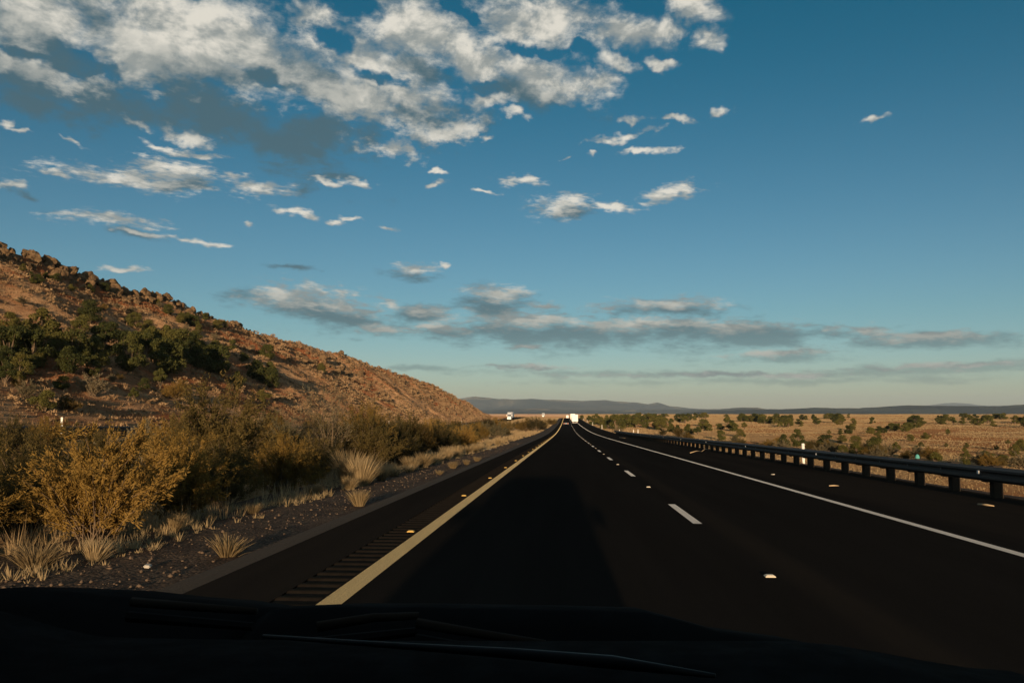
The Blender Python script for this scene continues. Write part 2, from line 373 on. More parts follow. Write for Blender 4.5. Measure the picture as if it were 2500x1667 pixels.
M_RUBBER = plain('black_rubber', (.010, .010, .010), .95, .03, 0, .2)
M_DARKGL = plain('dark_glass', (.012, .014, .016), .05, .3, 0, .1)
M_BLACKP = plain('black_car_paint', (.008, .008, .009), .9, .04, 0, .1)
M_GREYM = plain('grey_metal', (.25, .25, .25), .5, .4, .6, .2)
M_REDL = plain('red_lamp', (.62, .06, .025), .3, .5, 0, .1)
M_PLATE = plain('number_plate', (.80, .80, .80), .5, .3, 0, .05)
M_LITTER = plain('dirty_paper', (.42, .39, .34), .9, .05, 0, .2)
M_TEAL = plain('teal_plastic', (.10, .33, .31), .9, .05, 0, .06)
M_DASH = plain('black_dashboard', (.0035, .0035, .0035), .95, .02, 0, .2, 20)
M_TRIM = plain('glossy_dashboard_trim', (.005, .0075, .009), .5, .15, 0, .1, 4)
M_CARBODY = plain('matt_black_body', (.0035, .0035, .0035), .95, .02, 0, .2)
M_WIPER = plain('wiper_metal', (.020, .015, .010), .8, .12, .2, .2)
M_CLEAR = bpy.data.materials.new('clear_windscreen'); M_CLEAR.use_nodes = True
_t = M_CLEAR.node_tree; _t.nodes.clear(); _o = _t.nodes.new('ShaderNodeOutputMaterial'); _b = _t.nodes.new('ShaderNodeBsdfTransparent'); _b.inputs[0].default_value = (1, 1, 1, 1); _t.links.new(_b.outputs[0], _o.inputs[0])

# ------------------------------------------------------------------ lie of the land (x right, y along the road, z up; the road under the camera is 0)
_ys = np.arange(-150, 2600, 1.0)
_zs = np.interp(_ys, [-150, 0, 105, 150, 200, 280, 367, 450, 574, 650, 800, 1200, 2600], [3.06, 0, -2.14, -2.95, -3.6, -4.25, -4.68, -4.82, -4.68, -4.95, -6.8, -13, -38])
_zs = np.convolve(np.pad(_zs, 25, mode='edge'), np.ones(51) / 51, 'valid'); _zs[:100] = -_ys[:100] * .0204
_zs = _zs - np.interp(0, _ys, _zs)
def zr(y): return np.interp(y, _ys, _zs)
def zplain(y): return -4.7 - 38 * sstep(np.asarray(y, float), 950, 4200)
def opp(y): return zr(y) + .80
def ground_z(x, y):
    x = np.asarray(x, float); y = np.asarray(y, float); r = zr(y); pl = zplain(y)
    rough = fbm(x / 30, y / 30, 3, 4) * np.interp(np.abs(x), [10, 40, 4000], [0, .8, 4]) + fbm(x / 5, y / 5, 9, 3) * .12 * sstep(np.abs(x), 10, 16)
    right = np.maximum(r - .06 - (x - 9.9) / 3.6, pl); right = np.where(r < pl, r + (pl - r) * sstep(x, 10, 30), right)
    med = r - .10 + np.interp(-x, [5, 11, 17, 24, 26], [0, -.35, -.25, .65, .80])
    left = np.where(x < -26, opp(y) - .06 + (pl + 1.0 - opp(y)) * sstep(-x, 45, 260) * (y > 0), med)
    z = np.where(x > 9.9, right, np.where(x < -5, left, r - .10))
    far = sstep(y, 900, 2200)
    return (z * (1 - far) + pl * far) + np.where((x > 9.9) | (x < -40) | (far > 0), rough, fbm(x / 3, y / 3, 5, 3) * .10 * ((x < -6.2) & (x > -24)))
# the hill beside the opposite carriageway: crest line (y, crest x, crest height)
_HY = [-80, 60, 110, 150, 185, 220, 280, 340, 385, 425, 470, 520]
_HX = [-126, -122, -116, -105, -98, -90, -80, -68, -60, -53, -47, -44]
_HZ = [36, 36, 36, 32.6, 31.2, 28, 24.0, 20.4, 15.8, 9.8, 4.0, 0]
def hill_z(x, y):
    foot = -41.5; xc = np.interp(y, _HY, _HX); H = np.interp(y, _HY, _HZ)
    b = opp(y) - .3
    t = (foot - x) / (foot - xc)
    up = np.where(t < 1, np.clip(t, 0, 1) ** 1.12, 1 - .28 * (t - 1) - .10 * (t - 1) ** 2)
    up = np.maximum(up, -.3)
    n = fbm(x / 22, y / 22, 21, 5, .5) * 2.4 + fbm(x / 4.5, y / 4.5, 31, 4, .55) * .75
    return b + H * up + n * np.clip(t * 3, 0, 1) * np.clip(H / 8, .15, 1) + np.where(t < 0, t * 14, 0)
def land_z(x, y):
    g_ = ground_z(x, y)
    return np.where((x < -41.5) & (y < 520), np.maximum(g_, hill_z(x, y)), g_)
def grid_mesh(name, X, Y, zf):
    gx, gy = np.meshgrid(X, Y); z = zf(gx, gy); V = np.stack([gx, gy, z], -1).reshape(-1, 3)
    nx, ny = len(X), len(Y); i = np.arange(nx * ny).reshape(ny, nx)
    F = np.stack([i[:-1, :-1], i[:-1, 1:], i[1:, 1:], i[1:, :-1]], -1).reshape(-1, 4)
    return np_mesh(name, V, F, True)
# ------------------------------------------------------------------ the setting
def land_at(px, row, far=3000):
    """the point of the land seen at a pixel of the photograph (used once to read positions off it)"""
    d = pix_dir(px, row); t = np.geomspace(4, far, 3000)
    P = np.stack([d.x * t, d.y * t, CAM_H + d.z * t], -1); under = P[:, 2] < land_z(P[:, 0], P[:, 1])
    i = int(np.argmax(under)) if under.any() else len(t) - 1
    return float(P[i, 0]), float(P[i, 1]), float(land_z(P[i, 0], P[i, 1]))
def on_land(x, y, sink=0.): return (x, y, float(land_z(x, y)) - sink)
def col_at(px, y):
    """x of something that stands y metres ahead and shows in that column"""
    d = pix_dir(px, 1000); return d.x / d.y * y

_near = np.concatenate([np.arange(-60, -5, 1.1), [-5.0, -4.9], np.arange(-4, 9, 2.2), [9.35, 9.9], np.arange(10.6, 64, 1.1)])
_out = 64 * np.geomspace(1.03, 420, 120)
GX = np.unique(np.concatenate([-_out, _near, _out]))
GY = np.concatenate([np.arange(-90, 160, 2.0), 160 * np.geomspace(1.013, 175, 330)])
link('ground', grid_mesh('ground', GX, GY, ground_z), M_PLAIN, kind='structure', label='straw coloured desert plain with red soil patches')
link('hill', grid_mesh('hill', np.arange(-235, -41.2, .9), np.arange(22, 522, 1.0), hill_z), M_HILL, kind='structure', label='red rocky hillside rising beside the opposite carriageway')

RY = np.unique(np.concatenate([np.arange(-40, 130, 1.0), np.arange(130, 1300, 5.0)]))
def strip(name, x0, x1, ys, dz, m_, parent=None, lip=0, **kw):
    n = len(ys); xs = [x0, x1] if not lip else [x0, x0 * .7 + x1 * .3, x0 * .3 + x1 * .7, x1]
    hs = [0, 0] if not lip else [-.05, lip, lip * .8, -.004]
    z = zr(ys); V = np.stack([np.stack([np.full(n, x), ys, z + dz + h], -1) for x, h in zip(xs, hs)], 1).reshape(-1, 3)
    k = len(xs); i = np.arange(n * k).reshape(n, k)
    F = np.stack([i[:-1, :-1], i[:-1, 1:], i[1:, 1:], i[1:, :-1]], -1).reshape(-1, 4)
    return link(name, np_mesh(name, V, F, True), m_, parent, **kw)
# asphalt: two lanes and both shoulders; the left shoulder leaves room for the milled rumble strip
RUM0, RUM1, RUM_END = -2.52, -2.12, 100.0
_cols = [(-3.44, RUM0), (RUM0, RUM1), (RUM1, 9.36)]
_V, _F = [], []
for ci, (a, b) in enumerate(_cols):
    ys = RY if ci != 1 else np.concatenate([[RUM_END], RY[RY > RUM_END]])
    n = len(ys); base = len(_V)
    for x in (a, b): _V += [(x, y, z) for y, z in zip(ys, zr(ys))]
    _F += [(base + i, base + n + i, base + n + i + 1, base + i + 1) for i in range(n - 1)]
road = link('road', np_mesh('road', _V, _F, True), M_ASPHALT, kind='structure', label='fresh black asphalt highway running to a crest')
_g = []                                                      # milled grooves every 0.3 m
for k in range(int((RUM_END - 2) / .305)):
    y0 = 2 + k * .305; _g += [(y0, 0), (y0 + .085, 0), (y0 + .125, -.010), (y0 + .17, -.014), (y0 + .215, -.012), (y0 + .262, 0)]
_g = np.array(_g + [(RUM_END, 0)]); _n = len(_g); _z = zr(_g[:, 0]) + _g[:, 1]
_V = np.concatenate([np.stack([np.full(_n, x), _g[:, 0], _z], -1) for x in (RUM0, RUM1)])
_F = [(i, _n + i, _n + i + 1, i + 1) for i in range(_n - 1)]
M_RUMBLE = plain('milled_asphalt', (.034, .025, .018), 1, 0, 0, .5, 9)
link('rumble_strip', np_mesh('rumble_strip', _V, _F), M_RUMBLE, road, label='milled rumble strip grooves beside the yellow line')
strip('yellow_edge_line', -2.09, -1.885, RY, .004, M_YELLOW, road)
strip('white_edge_line', 5.22, 5.37, RY, .004, M_WHITE, road)
strip('asphalt_lip', -3.74, -3.40, RY, .0, M_LIP, road, lip=.030, label='pale dusty ridge along the asphalt edge')
_dash0 = 13.0
for k in range(-1, 60):
    y0 = _dash0 + 12.19 * k
    if y0 < -1: continue
    strip('lane_dash', 1.94, 2.075, np.linspace(max(y0, .3), y0 + 3.2, 4), .004, M_WHITE, road)
# the carriageway across the median
orow = np.arange(20, 1300, 6.0)
def flat_strip(name, x0, x1, zf, m_, **kw):
    n = len(orow); V = np.concatenate([np.stack([np.full(n, x), orow, zf(orow)], -1) for x in (x0, x1)])
    return link(name, np_mesh(name, V, [(i, n + i, n + i + 1, i + 1) for i in range(n - 1)], True), m_, **kw)
road2 = flat_strip('opposite_road', -39.2, -27.2, lambda y: opp(y) + .05, M_ASPHALT, kind='structure', label='asphalt carriageway for oncoming traffic across the median')
for nm, x, m_ in (('yellow_edge_line', -28.6, M_YELLOW), ('white_edge_line', -36.2, M_WHITE)):
    n = len(orow); V = np.concatenate([np.stack([np.full(n, q), orow, opp(orow) + .056], -1) for q in (x, x + .14)])
    link(nm, np_mesh(nm, V, [(i, n + i, n + i + 1, i + 1) for i in range(n - 1)]), m_, road2)
def shoulder_z(x, y): return zr(y) - .035 - .06 * sstep(-x, 4, 7) + fbm(x * 1.2, y * 1.2, 8, 4) * .045 * sstep(-x, 3.8, 4.3)
link('gravel_shoulder', grid_mesh('gravel_shoulder', np.linspace(-6.9, -3.55, 24), np.concatenate([np.arange(-10, 60, .35), np.arange(60, 200, 1.5), np.arange(200, 1200, 10.)]), shoulder_z), M_GRAVEL, kind='structure', label='dark gravel shoulder left of the asphalt')
link('verge', grid_mesh('verge', np.linspace(9.30, 11.2, 9), np.concatenate([np.arange(-10, 200, 1.5), np.arange(200, 1200, 10.)]),
     lambda x, y: zr(y) - .03 - sstep(x, 9.8, 11.2) * .42 + fbm(x * 1.3, y * 1.3, 12, 4) * .05), M_GRAVEL, kind='structure', label='dark gravel verge under the right guardrail')

# far ranges: each crest is a line of (pixel column, pixel row) in the photograph set at its own distance, with real depth
def ridge(name, dist, crest, depth_m, m_, label, foot=-45, seed=0):
    px = np.arange(crest[0][0], crest[-1][0] + 1, 6.0); row = np.interp(px, [c[0] for c in crest], [c[1] for c in crest])
    dirs = [pix_dir(a, b) for a, b in zip(px, row)]
    cx = np.array([d.x / d.y * dist for d in dirs]); cz = np.array([CAM_H + d.z / d.y * dist for d in dirs])
    cz = cz + fbm(cx / (dist * .02), cx * 0 + seed, seed, 4) * dist * .0012
    prof = [(-1, 0), (-.75, .10), (-.5, .28), (-.32, .52), (-.18, .78), (-.08, .95), (0, 1), (.2, .93), (.55, .6), (1, 0)]
    V = []
    for k, (t, h) in enumerate(prof):
        y = dist + t * depth_m + fbm(cx / (dist * .035), cx * 0 + k * .6, seed + 40, 4) * depth_m * .35 * (abs(t) > .01) * (abs(t) < .95)
        V.append(np.stack([cx * (y / dist if False else 1), y + cx * 0, foot + (cz - foot) * h], -1))
    n = len(px); V = np.concatenate(V)
    F = [(k * n + i, k * n + i + 1, (k + 1) * n + i + 1, (k + 1) * n + i) for k in range(len(prof) - 1) for i in range(n - 1)]
    return link(name, np_mesh(name, V, F, True), m_, kind='structure', label=label)
ridge('mountain_range', 15500, [(950, 1004), (1020, 990), (1090, 977), (1135, 972), (1160, 967), (1185, 969), (1215, 974), (1270, 975), (1300, 973), (1330, 976), (1390, 977), (1430, 979), (1480, 977), (1530, 981), (1580, 985), (1605, 982), (1630, 990), (1680, 996), (1740, 999), (1790, 1001), (1850, 1004)], 3800, M_MOUNT, 'hazy blue mountain range on the horizon beyond the road', -42, 3)
ridge('low_rise', 11000, [(900, 1006), (1150, 1001), (1290, 998), (1340, 997), (1420, 1000), (1560, 1000), (1700, 999), (1800, 997), (1813, 995), (1850, 998), (1890, 999), (1990, 1001), (2100, 1004)], 2600, M_MOUNT, 'grey wooded rise in front of the mountain range', -41, 8)
ridge('mesa', 7600, [(1700, 1006), (1800, 1001), (1900, 998), (2000, 996), (2100, 995), (2180, 993), (2215, 990), (2260, 990.5), (2400, 992), (2450, 990), (2480, 987), (2560, 986), (2760, 984), (3000, 990)], 1500, M_MESA, 'long mesa on the right horizon, coloured dark as under cloud shadow', -40, 5)
ridge('distant_peak', 24000, [(2230, 1002), (2270, 990), (2300, 985), (2330, 983), (2360, 985), (2410, 990), (2450, 989), (2500, 991), (2600, 1002)], 2600, M_MOUNT, 'pale blue peak far behind the dark mesa', -43, 6)

# ------------------------------------------------------------------ plants
def quads(P, A, B):
    """N leaf quads: centre P, half axis along A, half axis across B (all N x 3)"""
    V = np.stack([P - A, P + B * .9 - A * .1, P + A, P - B * .9 - A * .1], 1).reshape(-1, 3)
    return V, np.arange(len(V)).reshape(-1, 4)
def unit(v): return v / (np.linalg.norm(v, axis=-1, keepdims=True) + 1e-9)
def tubes(paths, r0, r1, n=3):
    """thin tapering stems: paths S x K x 3"""
    S, K, _ = paths.shape; t = np.gradient(paths, axis=1); t = unit(t)
    a = unit(np.cross(t, np.array([.3, .7, .2]))); b = np.cross(t, a)
    rad = (r0[:, None] + (r1 - r0)[:, None] * np.linspace(0, 1, K)[None])[..., None]
    V = np.stack([paths + (a * math.cos(2 * math.pi * k / n) + b * math.sin(2 * math.pi * k / n)) * rad for k in range(n)], 2).reshape(-1, 3)
    i = np.arange(S * K * n).reshape(S, K, n); j = np.roll(i, -1, 2)
    F = np.stack([i[:, :-1], j[:, :-1], j[:, 1:], i[:, 1:]], -1).reshape(-1, 4)
    return V, F
def bezier(a, b, c, k):
    t = np.linspace(0, 1, k)[None, :, None]
    return a[:, None] * (1 - t) ** 2 + 2 * b[:, None] * t * (1 - t) + c[:, None] * t * t
def shrub(seed, H=2.0, RAD=1.1, stems=70, twigs=8, leaves=22, leaf=(.045, .012), upright=.5, droop=0.0, start=.3):
    """feathery desert shrub: stems fan out of one root, twigs leave the stems, narrow leaves line the twigs"""
    r = np.random.default_rng(seed)
    th = r.random(stems) * 6.283; rho = np.sqrt(r.random(stems)) * RAD
    lump = .72 + .28 * np.sin(th * 2 + seed) * np.cos(th * 3 - seed * 1.7) + .14 * r.standard_normal(stems)
    top = H * np.clip(np.sqrt(np.clip(1 - (rho / RAD) ** 2 * (1 - upright * .5), .05, 1)) * lump + .12, .25, 1.08)
    a = np.stack([r.normal(0, RAD * .10, stems), r.normal(0, RAD * .10, stems), np.full(stems, -.05)], -1)
    c = np.stack([np.cos(th) * rho, np.sin(th) * rho, top], -1)
    b = np.stack([c[:, 0] * .35, c[:, 1] * .35, c[:, 2] * .6], -1) + r.normal(0, .06 * H, (stems, 3))
    path = bezier(a, b, c, 7)
    SV, SF = tubes(path, .010 + .010 * r.random(stems) * H, np.full(stems, .003))
    s = np.repeat(np.arange(stems), twigs); u = start + (1.02 - start) * r.random(len(s)) ** .7
    base = a[s] * ((1 - u) ** 2)[:, None] + 2 * b[s] * (u * (1 - u))[:, None] + c[s] * (u * u)[:, None]
    dirn = unit(unit(c[s] - b[s]) + r.normal(0, .55, (len(s), 3)) + np.array([0, 0, upright * .55]))
    L = H * (.10 + .14 * r.random(len(s)))
    k = np.repeat(np.arange(len(s)), leaves); v = r.random(len(k))
    P = base[k] + dirn[k] * (L[k] * v)[:, None] + r.normal(0, .016 * H, (len(k), 3)); P[:, 2] -= droop * v * L[k]; P[:, 2] = np.maximum(P[:, 2], .02)
    A = unit(dirn[k] + r.normal(0, .5, (len(k), 3))); Bx = unit(np.cross(A, r.standard_normal((len(k), 3))))
    sc = (.6 + .8 * r.random(len(k)))[:, None]
    LV, LF = quads(P, A * leaf[0] * sc, Bx * leaf[1] * sc)
    return np_mesh('stems', SV, SF), np_mesh('foliage', LV, LF)
def juniper(seed, H=4.2, RAD=2.0, lumps=20, n=5200, leaf=.15, low=.10):
    """round juniper: short forked trunk, limbs to every lump of the crown, scaly sprays over the lumps with gaps between them"""
    r = np.random.default_rng(seed)
    th = r.random(lumps) * 6.283; h = low + (1 - low) * r.random(lumps) ** .85; env = np.sin(np.clip(h, .02, 1) * math.pi * .86 + .28) ** .6
    cr = RAD * (.30 + .16 * r.random(lumps)) * (1 - .25 * h)
    rr = np.sqrt(r.random(lumps)) * RAD * env * .80
    C = np.stack([np.cos(th) * rr, np.sin(th) * rr, np.maximum(h * H * .9, cr * .75)], -1); C[0] = (0, 0, H - cr[0])
    fork = np.array([[RAD * .06, 0, H * .16]]) + r.normal(0, RAD * .05, (lumps, 3)) * [1, 1, .4]
    P1 = bezier(np.tile([[0, 0, -.15]], (lumps, 1)) + r.normal(0, .04 * RAD, (lumps, 3)) * [1, 1, 0], fork, C, 6)
    SV, SF = tubes(P1, RAD * (.045 + .03 * r.random(lumps)), np.full(lumps, RAD * .012), 4)
    k = r.choice(lumps, n, p=cr ** 2 / np.sum(cr ** 2)); N = unit(r.standard_normal((n, 3)) + np.array([0, 0, .25]))
    sh = (.62 + .42 * r.random(n) ** .6) * (1 + .22 * np.sin(N[:, 0] * 6 + k) * np.cos(N[:, 1] * 5 + 2 * k))
    P = C[k] + N * (cr[k] * sh)[:, None] * np.array([1, 1, .85]); P[:, 2] = np.maximum(P[:, 2], .06)
    nr = unit(N + r.normal(0, .45, (n, 3))); A = unit(np.cross(nr, r.standard_normal((n, 3)))); A = unit(A + N * .55 + np.array([0, 0, .35])); Bx = unit(np.cross(A, nr + .01))
    sc = (.55 + .8 * r.random(n))[:, None]
    LV, LF = quads(P, A * leaf * sc, Bx * leaf * .55 * sc)
    return np_mesh('trunk', SV, SF), np_mesh('crown', LV, LF)
def grass_tuft(seed, H=.6, RAD=.3, n=170, w=.006):
    r = np.random.default_rng(seed); th = r.random(n) * 6.283; q = np.sqrt(r.random(n))
    base = np.stack([np.cos(th) * q * RAD * .35, np.sin(th) * q * RAD * .35, np.full(n, -.02)], -1)
    h = H * (.5 + .55 * r.random(n)); out = RAD * (.15 + .95 * q) * (.6 + .6 * r.random(n))
    tip = np.stack([base[:, 0] + np.cos(th) * out, base[:, 1] + np.sin(th) * out, h], -1)
    mid = base * .45 + tip * .55 + np.stack([np.zeros(n), np.zeros(n), h * .16], -1)
    sd = np.stack([-np.sin(th + r.normal(0, .9, n)), np.cos(th + r.normal(0, .9, n)), np.zeros(n)], -1) * (w * (.6 + .8 * r.random(n)))[:, None]
    V = np.stack([base - sd, base + sd, mid + sd * .8, mid - sd * .8, tip + sd * .15, tip - sd * .15], 1).reshape(-1, 3)
    i = np.arange(n)[:, None] * 6
    return np_mesh('blades', V, np.concatenate([i + [[0, 1, 2, 3]], i + [[3, 2, 4, 5]]]))
def scatter_tufts(name, P, H, W, nb, m_, seed, spread=.6, **kw):
    """ground cover nobody could count: upright dry blades, nb to a tuft, one object"""
    r = np.random.default_rng(seed); N = len(P); k = np.repeat(np.arange(N), nb); n = len(k)
    th = r.random(n) * 6.283; s = H[k] * (.55 + .6 * r.random(n))
    base = P[k] + np.stack([np.cos(th), np.sin(th), th * 0], -1) * (W[k] * r.random(n) * .5)[:, None]; base[:, 2] -= .03
    lean = np.stack([np.cos(th), np.sin(th), th * 0], -1) * (s * spread * r.random(n))[:, None]
    sd = np.stack([np.cos(th + 1.57 + r.normal(0, .5, n)), np.sin(th + 1.57 + r.normal(0, .5, n)), th * 0], -1) * (W[k] * .16)[:, None]
    tip = base + lean; tip[:, 2] += s
    V = np.stack([base - sd, base + sd, tip + sd * .35], 1).reshape(-1, 3)
    return link(name, np_mesh(name, V, np.arange(len(V)).reshape(-1, 3)), m_, kind='stuff', **kw)

# ground cover -----------------------------------------------------------------------------------------------------------------------
def frustum_points(n, y0, y1, x_lo, x_hi, seed, power=1.4):
    r = np.random.default_rng(seed); y = (y0 ** (2 - power) + r.random(n) * (y1 ** (2 - power) - y0 ** (2 - power))) ** (1 / (2 - power))
    x = x_lo(y) + r.random(n) * (x_hi(y) - x_lo(y)); return x, y
x, y = frustum_points(150000, 14, 1250, lambda y: np.maximum(10.4, .015 * y), lambda y: .60 * y + 6, 5, 1.15)
keep = (fbm(x / 14, y / 22, 77, 4) + .22 * (y > 260) > -.14); x, y = x[keep], y[keep]
P = np.stack([x, y, land_z(x, y)], -1); s_ = np.random.default_rng(3).random(len(x))
scatter_tufts('plain_grass', P, (.10 + .17 * s_) * np.interp(y, [15, 60, 400, 1200], [.8, .9, 1.15, 1.9]), np.interp(y, [15, 60, 300, 1200], [.06, .12, .5, 2.2]), 5, M_PGRASS, 4, label='dry straw grass covering the right plain')
x, y = frustum_points(20000, 9, 700, lambda y: np.maximum(-.70 * y, -26.5), lambda y: -5.5 - .0 * y, 6, 1.05)
keep = (y > 8) & (x < -5.6) & (fbm(x / 3, y / 5, 71, 3) > -.18); x, y = x[keep], y[keep]; P = np.stack([x, y, land_z(x, y)], -1)
scatter_tufts('median_grass', P, .18 + .42 * np.random.default_rng(8).random(len(x)), np.interp(y, [10, 60, 500], [.05, .14, .7]), 11, M_STRAW, 9, label='dry straw grass over the median between the carriageways')
x = -41.5 - 110 * np.random.default_rng(9).random(60000); y = 40 + 460 * np.random.default_rng(10).random(60000)
vis = (x > -.74 * y - 4) & (x > np.interp(y, _HY, _HX) - 8); x, y = x[vis], y[vis]
keep = fbm(x / 9, y / 9, 55, 4) > -.16; x, y = x[keep], y[keep]; P = np.stack([x, y, land_z(x, y)], -1)
scatter_tufts('hill_grass', P, .18 + .30 * np.random.default_rng(12).random(len(x)), np.interp(y, [40, 150, 500], [.22, .45, .9]), 6, M_SCRUB, 12, label='dry straw and brown grass clumps over the hillside')
r = np.random.default_rng(18); y = 8.0 + 70 * r.random(3400) ** 1.3; x = -5.15 - 1.5 * r.random(3400) ** .8 - .25 * fbm(y / 2, y * 0, 4, 3)
keep = fbm(x * 1.1, y / 1.6, 66, 3) > -.16; x, y = x[keep], y[keep]; P = np.stack([x, y, np.where(x > -6.85, shoulder_z(x, y), land_z(x, y))], -1)
scatter_tufts('verge_grass', P, .05 + .16 * r.random(len(x)) ** 2, np.full(len(x), .06), 12, M_TUFT, 19, .9, label='matted low dry grass along the edge of the gravel')
# low round scrub on the hill and its far foot
r = np.random.default_rng(14); n = 9500; x = -42 - 80 * r.random(n) ** 1.4; y = 70 + 420 * r.random(n) ** .8
vis = (x > -.74 * y - 3) & (x > np.interp(y, _HY, _HX) - 3) & (fbm(x / 16, y / 16, 91, 4) > -.10); x, y = x[vis], y[vis]; P = np.stack([x, y, land_z(x, y)], -1); n = len(x)
Rr = (.25 + .45 * r.random(n) ** 1.5) * np.interp(y, [70, 220, 480], [.9, 1.5, 1.6]); nb = 42; k = np.repeat(np.arange(n), nb); N = unit(r.standard_normal((len(k), 3))); N[:, 2] = np.abs(N[:, 2])
Q = P[k] + N * (Rr[k] * (.6 + .45 * r.random(len(k))))[:, None] * [1, 1, .85]; A = unit(N + r.normal(0, .5, N.shape)); Bx = unit(np.cross(A, r.standard_normal(A.shape)))
V, F = quads(Q, A * (Rr[k] * .34)[:, None], Bx * (Rr[k] * .16)[:, None])
link('hill_scrub', np_mesh('hill_scrub', V, F), M_SCRUB, kind='stuff', label='low round tan brush dotted over the hillside')
# loose stones on the left gravel shoulder
r = np.random.default_rng(15); n = 4200; y = 5.5 + 75 * r.random(n) ** 1.7; x = -6.3 + 2.35 * r.random(n); s = .006 + .026 * r.random(n) ** 4
oct_ = np.array([(1, 0, 0), (-1, 0, 0), (0, 1, 0), (0, -1, 0), (0, 0, 1), (0, 0, -1)], float)
V = (oct_[None] * (1 + .35 * r.standard_normal((n, 6, 1))) * s[:, None, None] * [1, 1, .7] + np.stack([x, y, shoulder_z(x, y) + s * .4], -1)[:, None]).reshape(-1, 3)
of = np.array([(0, 2, 4), (2, 1, 4), (1, 3, 4), (3, 0, 4), (2, 0, 5), (1, 2, 5), (3, 1, 5), (0, 3, 5)])
link('gravel', np_mesh('gravel', V, (np.arange(n)[:, None, None] * 6 + of[None]).reshape(-1, 3)), plain('loose_stone', (.12, .085, .06), .95, .1, 0, .6, .9), kind='stuff', label='loose stones over the dark gravel shoulder')
r = np.random.default_rng(16); n = 6000; x = -42 - 75 * r.random(n); y = 60 + 360 * r.random(n); vis = (x > -.74 * y - 3) & (x > np.interp(y, _HY, _HX) - 4); x, y = x[vis], y[vis]; n = len(x); s = .10 + .38 * r.random(n) ** 3
V = (oct_[None] * (1 + .35 * r.standard_normal((n, 6, 1))) * s[:, None, None] + np.stack([x, y, land_z(x, y) + s * .2], -1)[:, None]).reshape(-1, 3)
link('rubble', np_mesh('rubble', V, (np.arange(n)[:, None, None] * 6 + of[None]).reshape(-1, 3)), M_ROCK, kind='stuff', label='small brown rubble strewn over the hillside')
# ------------------------------------------------------------------ plants one can tell apart
ORD = ['first', 'second', 'third', 'fourth', 'fifth', 'sixth', 'seventh', 'eighth', 'ninth', 'tenth', 'eleventh', 'twelfth', 'thirteenth', 'fourteenth', 'fifteenth', 'sixteenth', 'seventeenth', 'eighteenth', 'nineteenth', 'twentieth']
ORD += ['twenty-' + o for o in ORD[:9]] + ['thirtieth'] + ['thirty-' + o for o in ORD[:9]] + ['fortieth'] + ['forty-' + o for o in ORD[:9]] + ['fiftieth'] + ['fifty-' + o for o in ORD[:9]]
JUN = []
for k in range(7):
    H = [4.2, 3.9, 4.6, 3.6, 4.4, 4.0, 3.2][k]; JUN.append((H, *juniper(100 + k, H, [1.9, 2.1, 1.7, 1.9, 2.2, 1.5, 2.0][k], [20, 24, 22, 16, 26, 16, 18][k], 5600, .115, [.06, .08, .12, .1, .05, .2, .05][k])))
for H, t_, c_ in JUN: t_.materials.append(M_BARK); c_.materials.append(M_JUNIPER)
FAR = []
for k in range(6):
    H = [3.4, 3.0, 3.8, 2.8, 3.3, 2.6][k]; t_, c_ = juniper(150 + k, H, [1.7, 1.9, 1.6, 1.8, 2.2, 1.3][k], 13, 1700, .20, [.05, .06, .1, .04, .04, .25][k])
    V = np.concatenate([np.array([v.co for v in t_.vertices]), np.array([v.co for v in c_.vertices])]); nt = len(t_.vertices)
    F = np.array([p.vertices for p in t_.polygons] + [[i + nt for i in p.vertices] for p in c_.polygons])
    me = np_mesh('far_juniper', V, F, False, [0] * len(t_.polygons) + [1] * len(c_.polygons)); me.materials.append(M_BARK); me.materials.append(M_JUNIPER)
    FAR.append((H, me))
SHR = []                                                      # (height, stems mesh, foliage mesh)
_specs = [dict(H=2.0, RAD=1.15, stems=80, twigs=9, leaves=46, leaf=(.030, .0085)), dict(H=2.5, RAD=1.1, stems=80, twigs=9, leaves=34, leaf=(.038, .010), upright=.9), dict(H=1.7, RAD=1.2, stems=90, twigs=8, leaves=46, leaf=(.029, .0085), upright=.3),
          dict(H=2.2, RAD=1.3, stems=70, twigs=10, leaves=34, leaf=(.038, .010), upright=.6), dict(H=2.7, RAD=1.0, stems=60, twigs=6, leaves=9, leaf=(.045, .010), upright=.8, start=.15), dict(H=1.5, RAD=1.0, stems=80, twigs=9, leaves=44, leaf=(.028, .0085), upright=.4)]
for k, sp_ in enumerate(_specs):
    a_, b_ = shrub(200 + k, **sp_); a_.materials.append(M_BARK); b_.materials.append(M_SAGE if k == 4 else M_OLIVE if k in (0, 3) else M_BUSH); SHR.append((sp_['H'], a_, b_))
a_, b_ = shrub(230, H=1.3, RAD=.9, stems=60, twigs=8, leaves=14, leaf=(.05, .016), upright=.5); a_.materials.append(M_BARK); b_.materials.append(M_SAGE); SHR.append((1.3, a_, b_))
def plant(name, parts, protoH, loc, h, label, cat, group, rot=None, squash=1.0):
    s = h / protoH; o = empty(name, loc, label, cat, group, (0, 0, random.random() * 6.28 if rot is None else rot)); o.scale = (s * squash, s * squash, s)
    for nm, me in parts: link(nm, me, None, o)
    return o
def put_juniper(px, row, hpx, label, group, kind=None, squash=1.0, hmax=6.2):
    x, y, z = land_at(px, row); h = min(max(hpx / FPX * y * (1.22 if x < 0 else 1.0), .7), hmax); k = random.randrange(7) if kind is None else kind
    H, t_, c_ = JUN[k]; return plant('juniper', (('trunk', t_), ('crown', c_)), H, (x, y, z - .05), h, label, 'tree', group, None, squash)
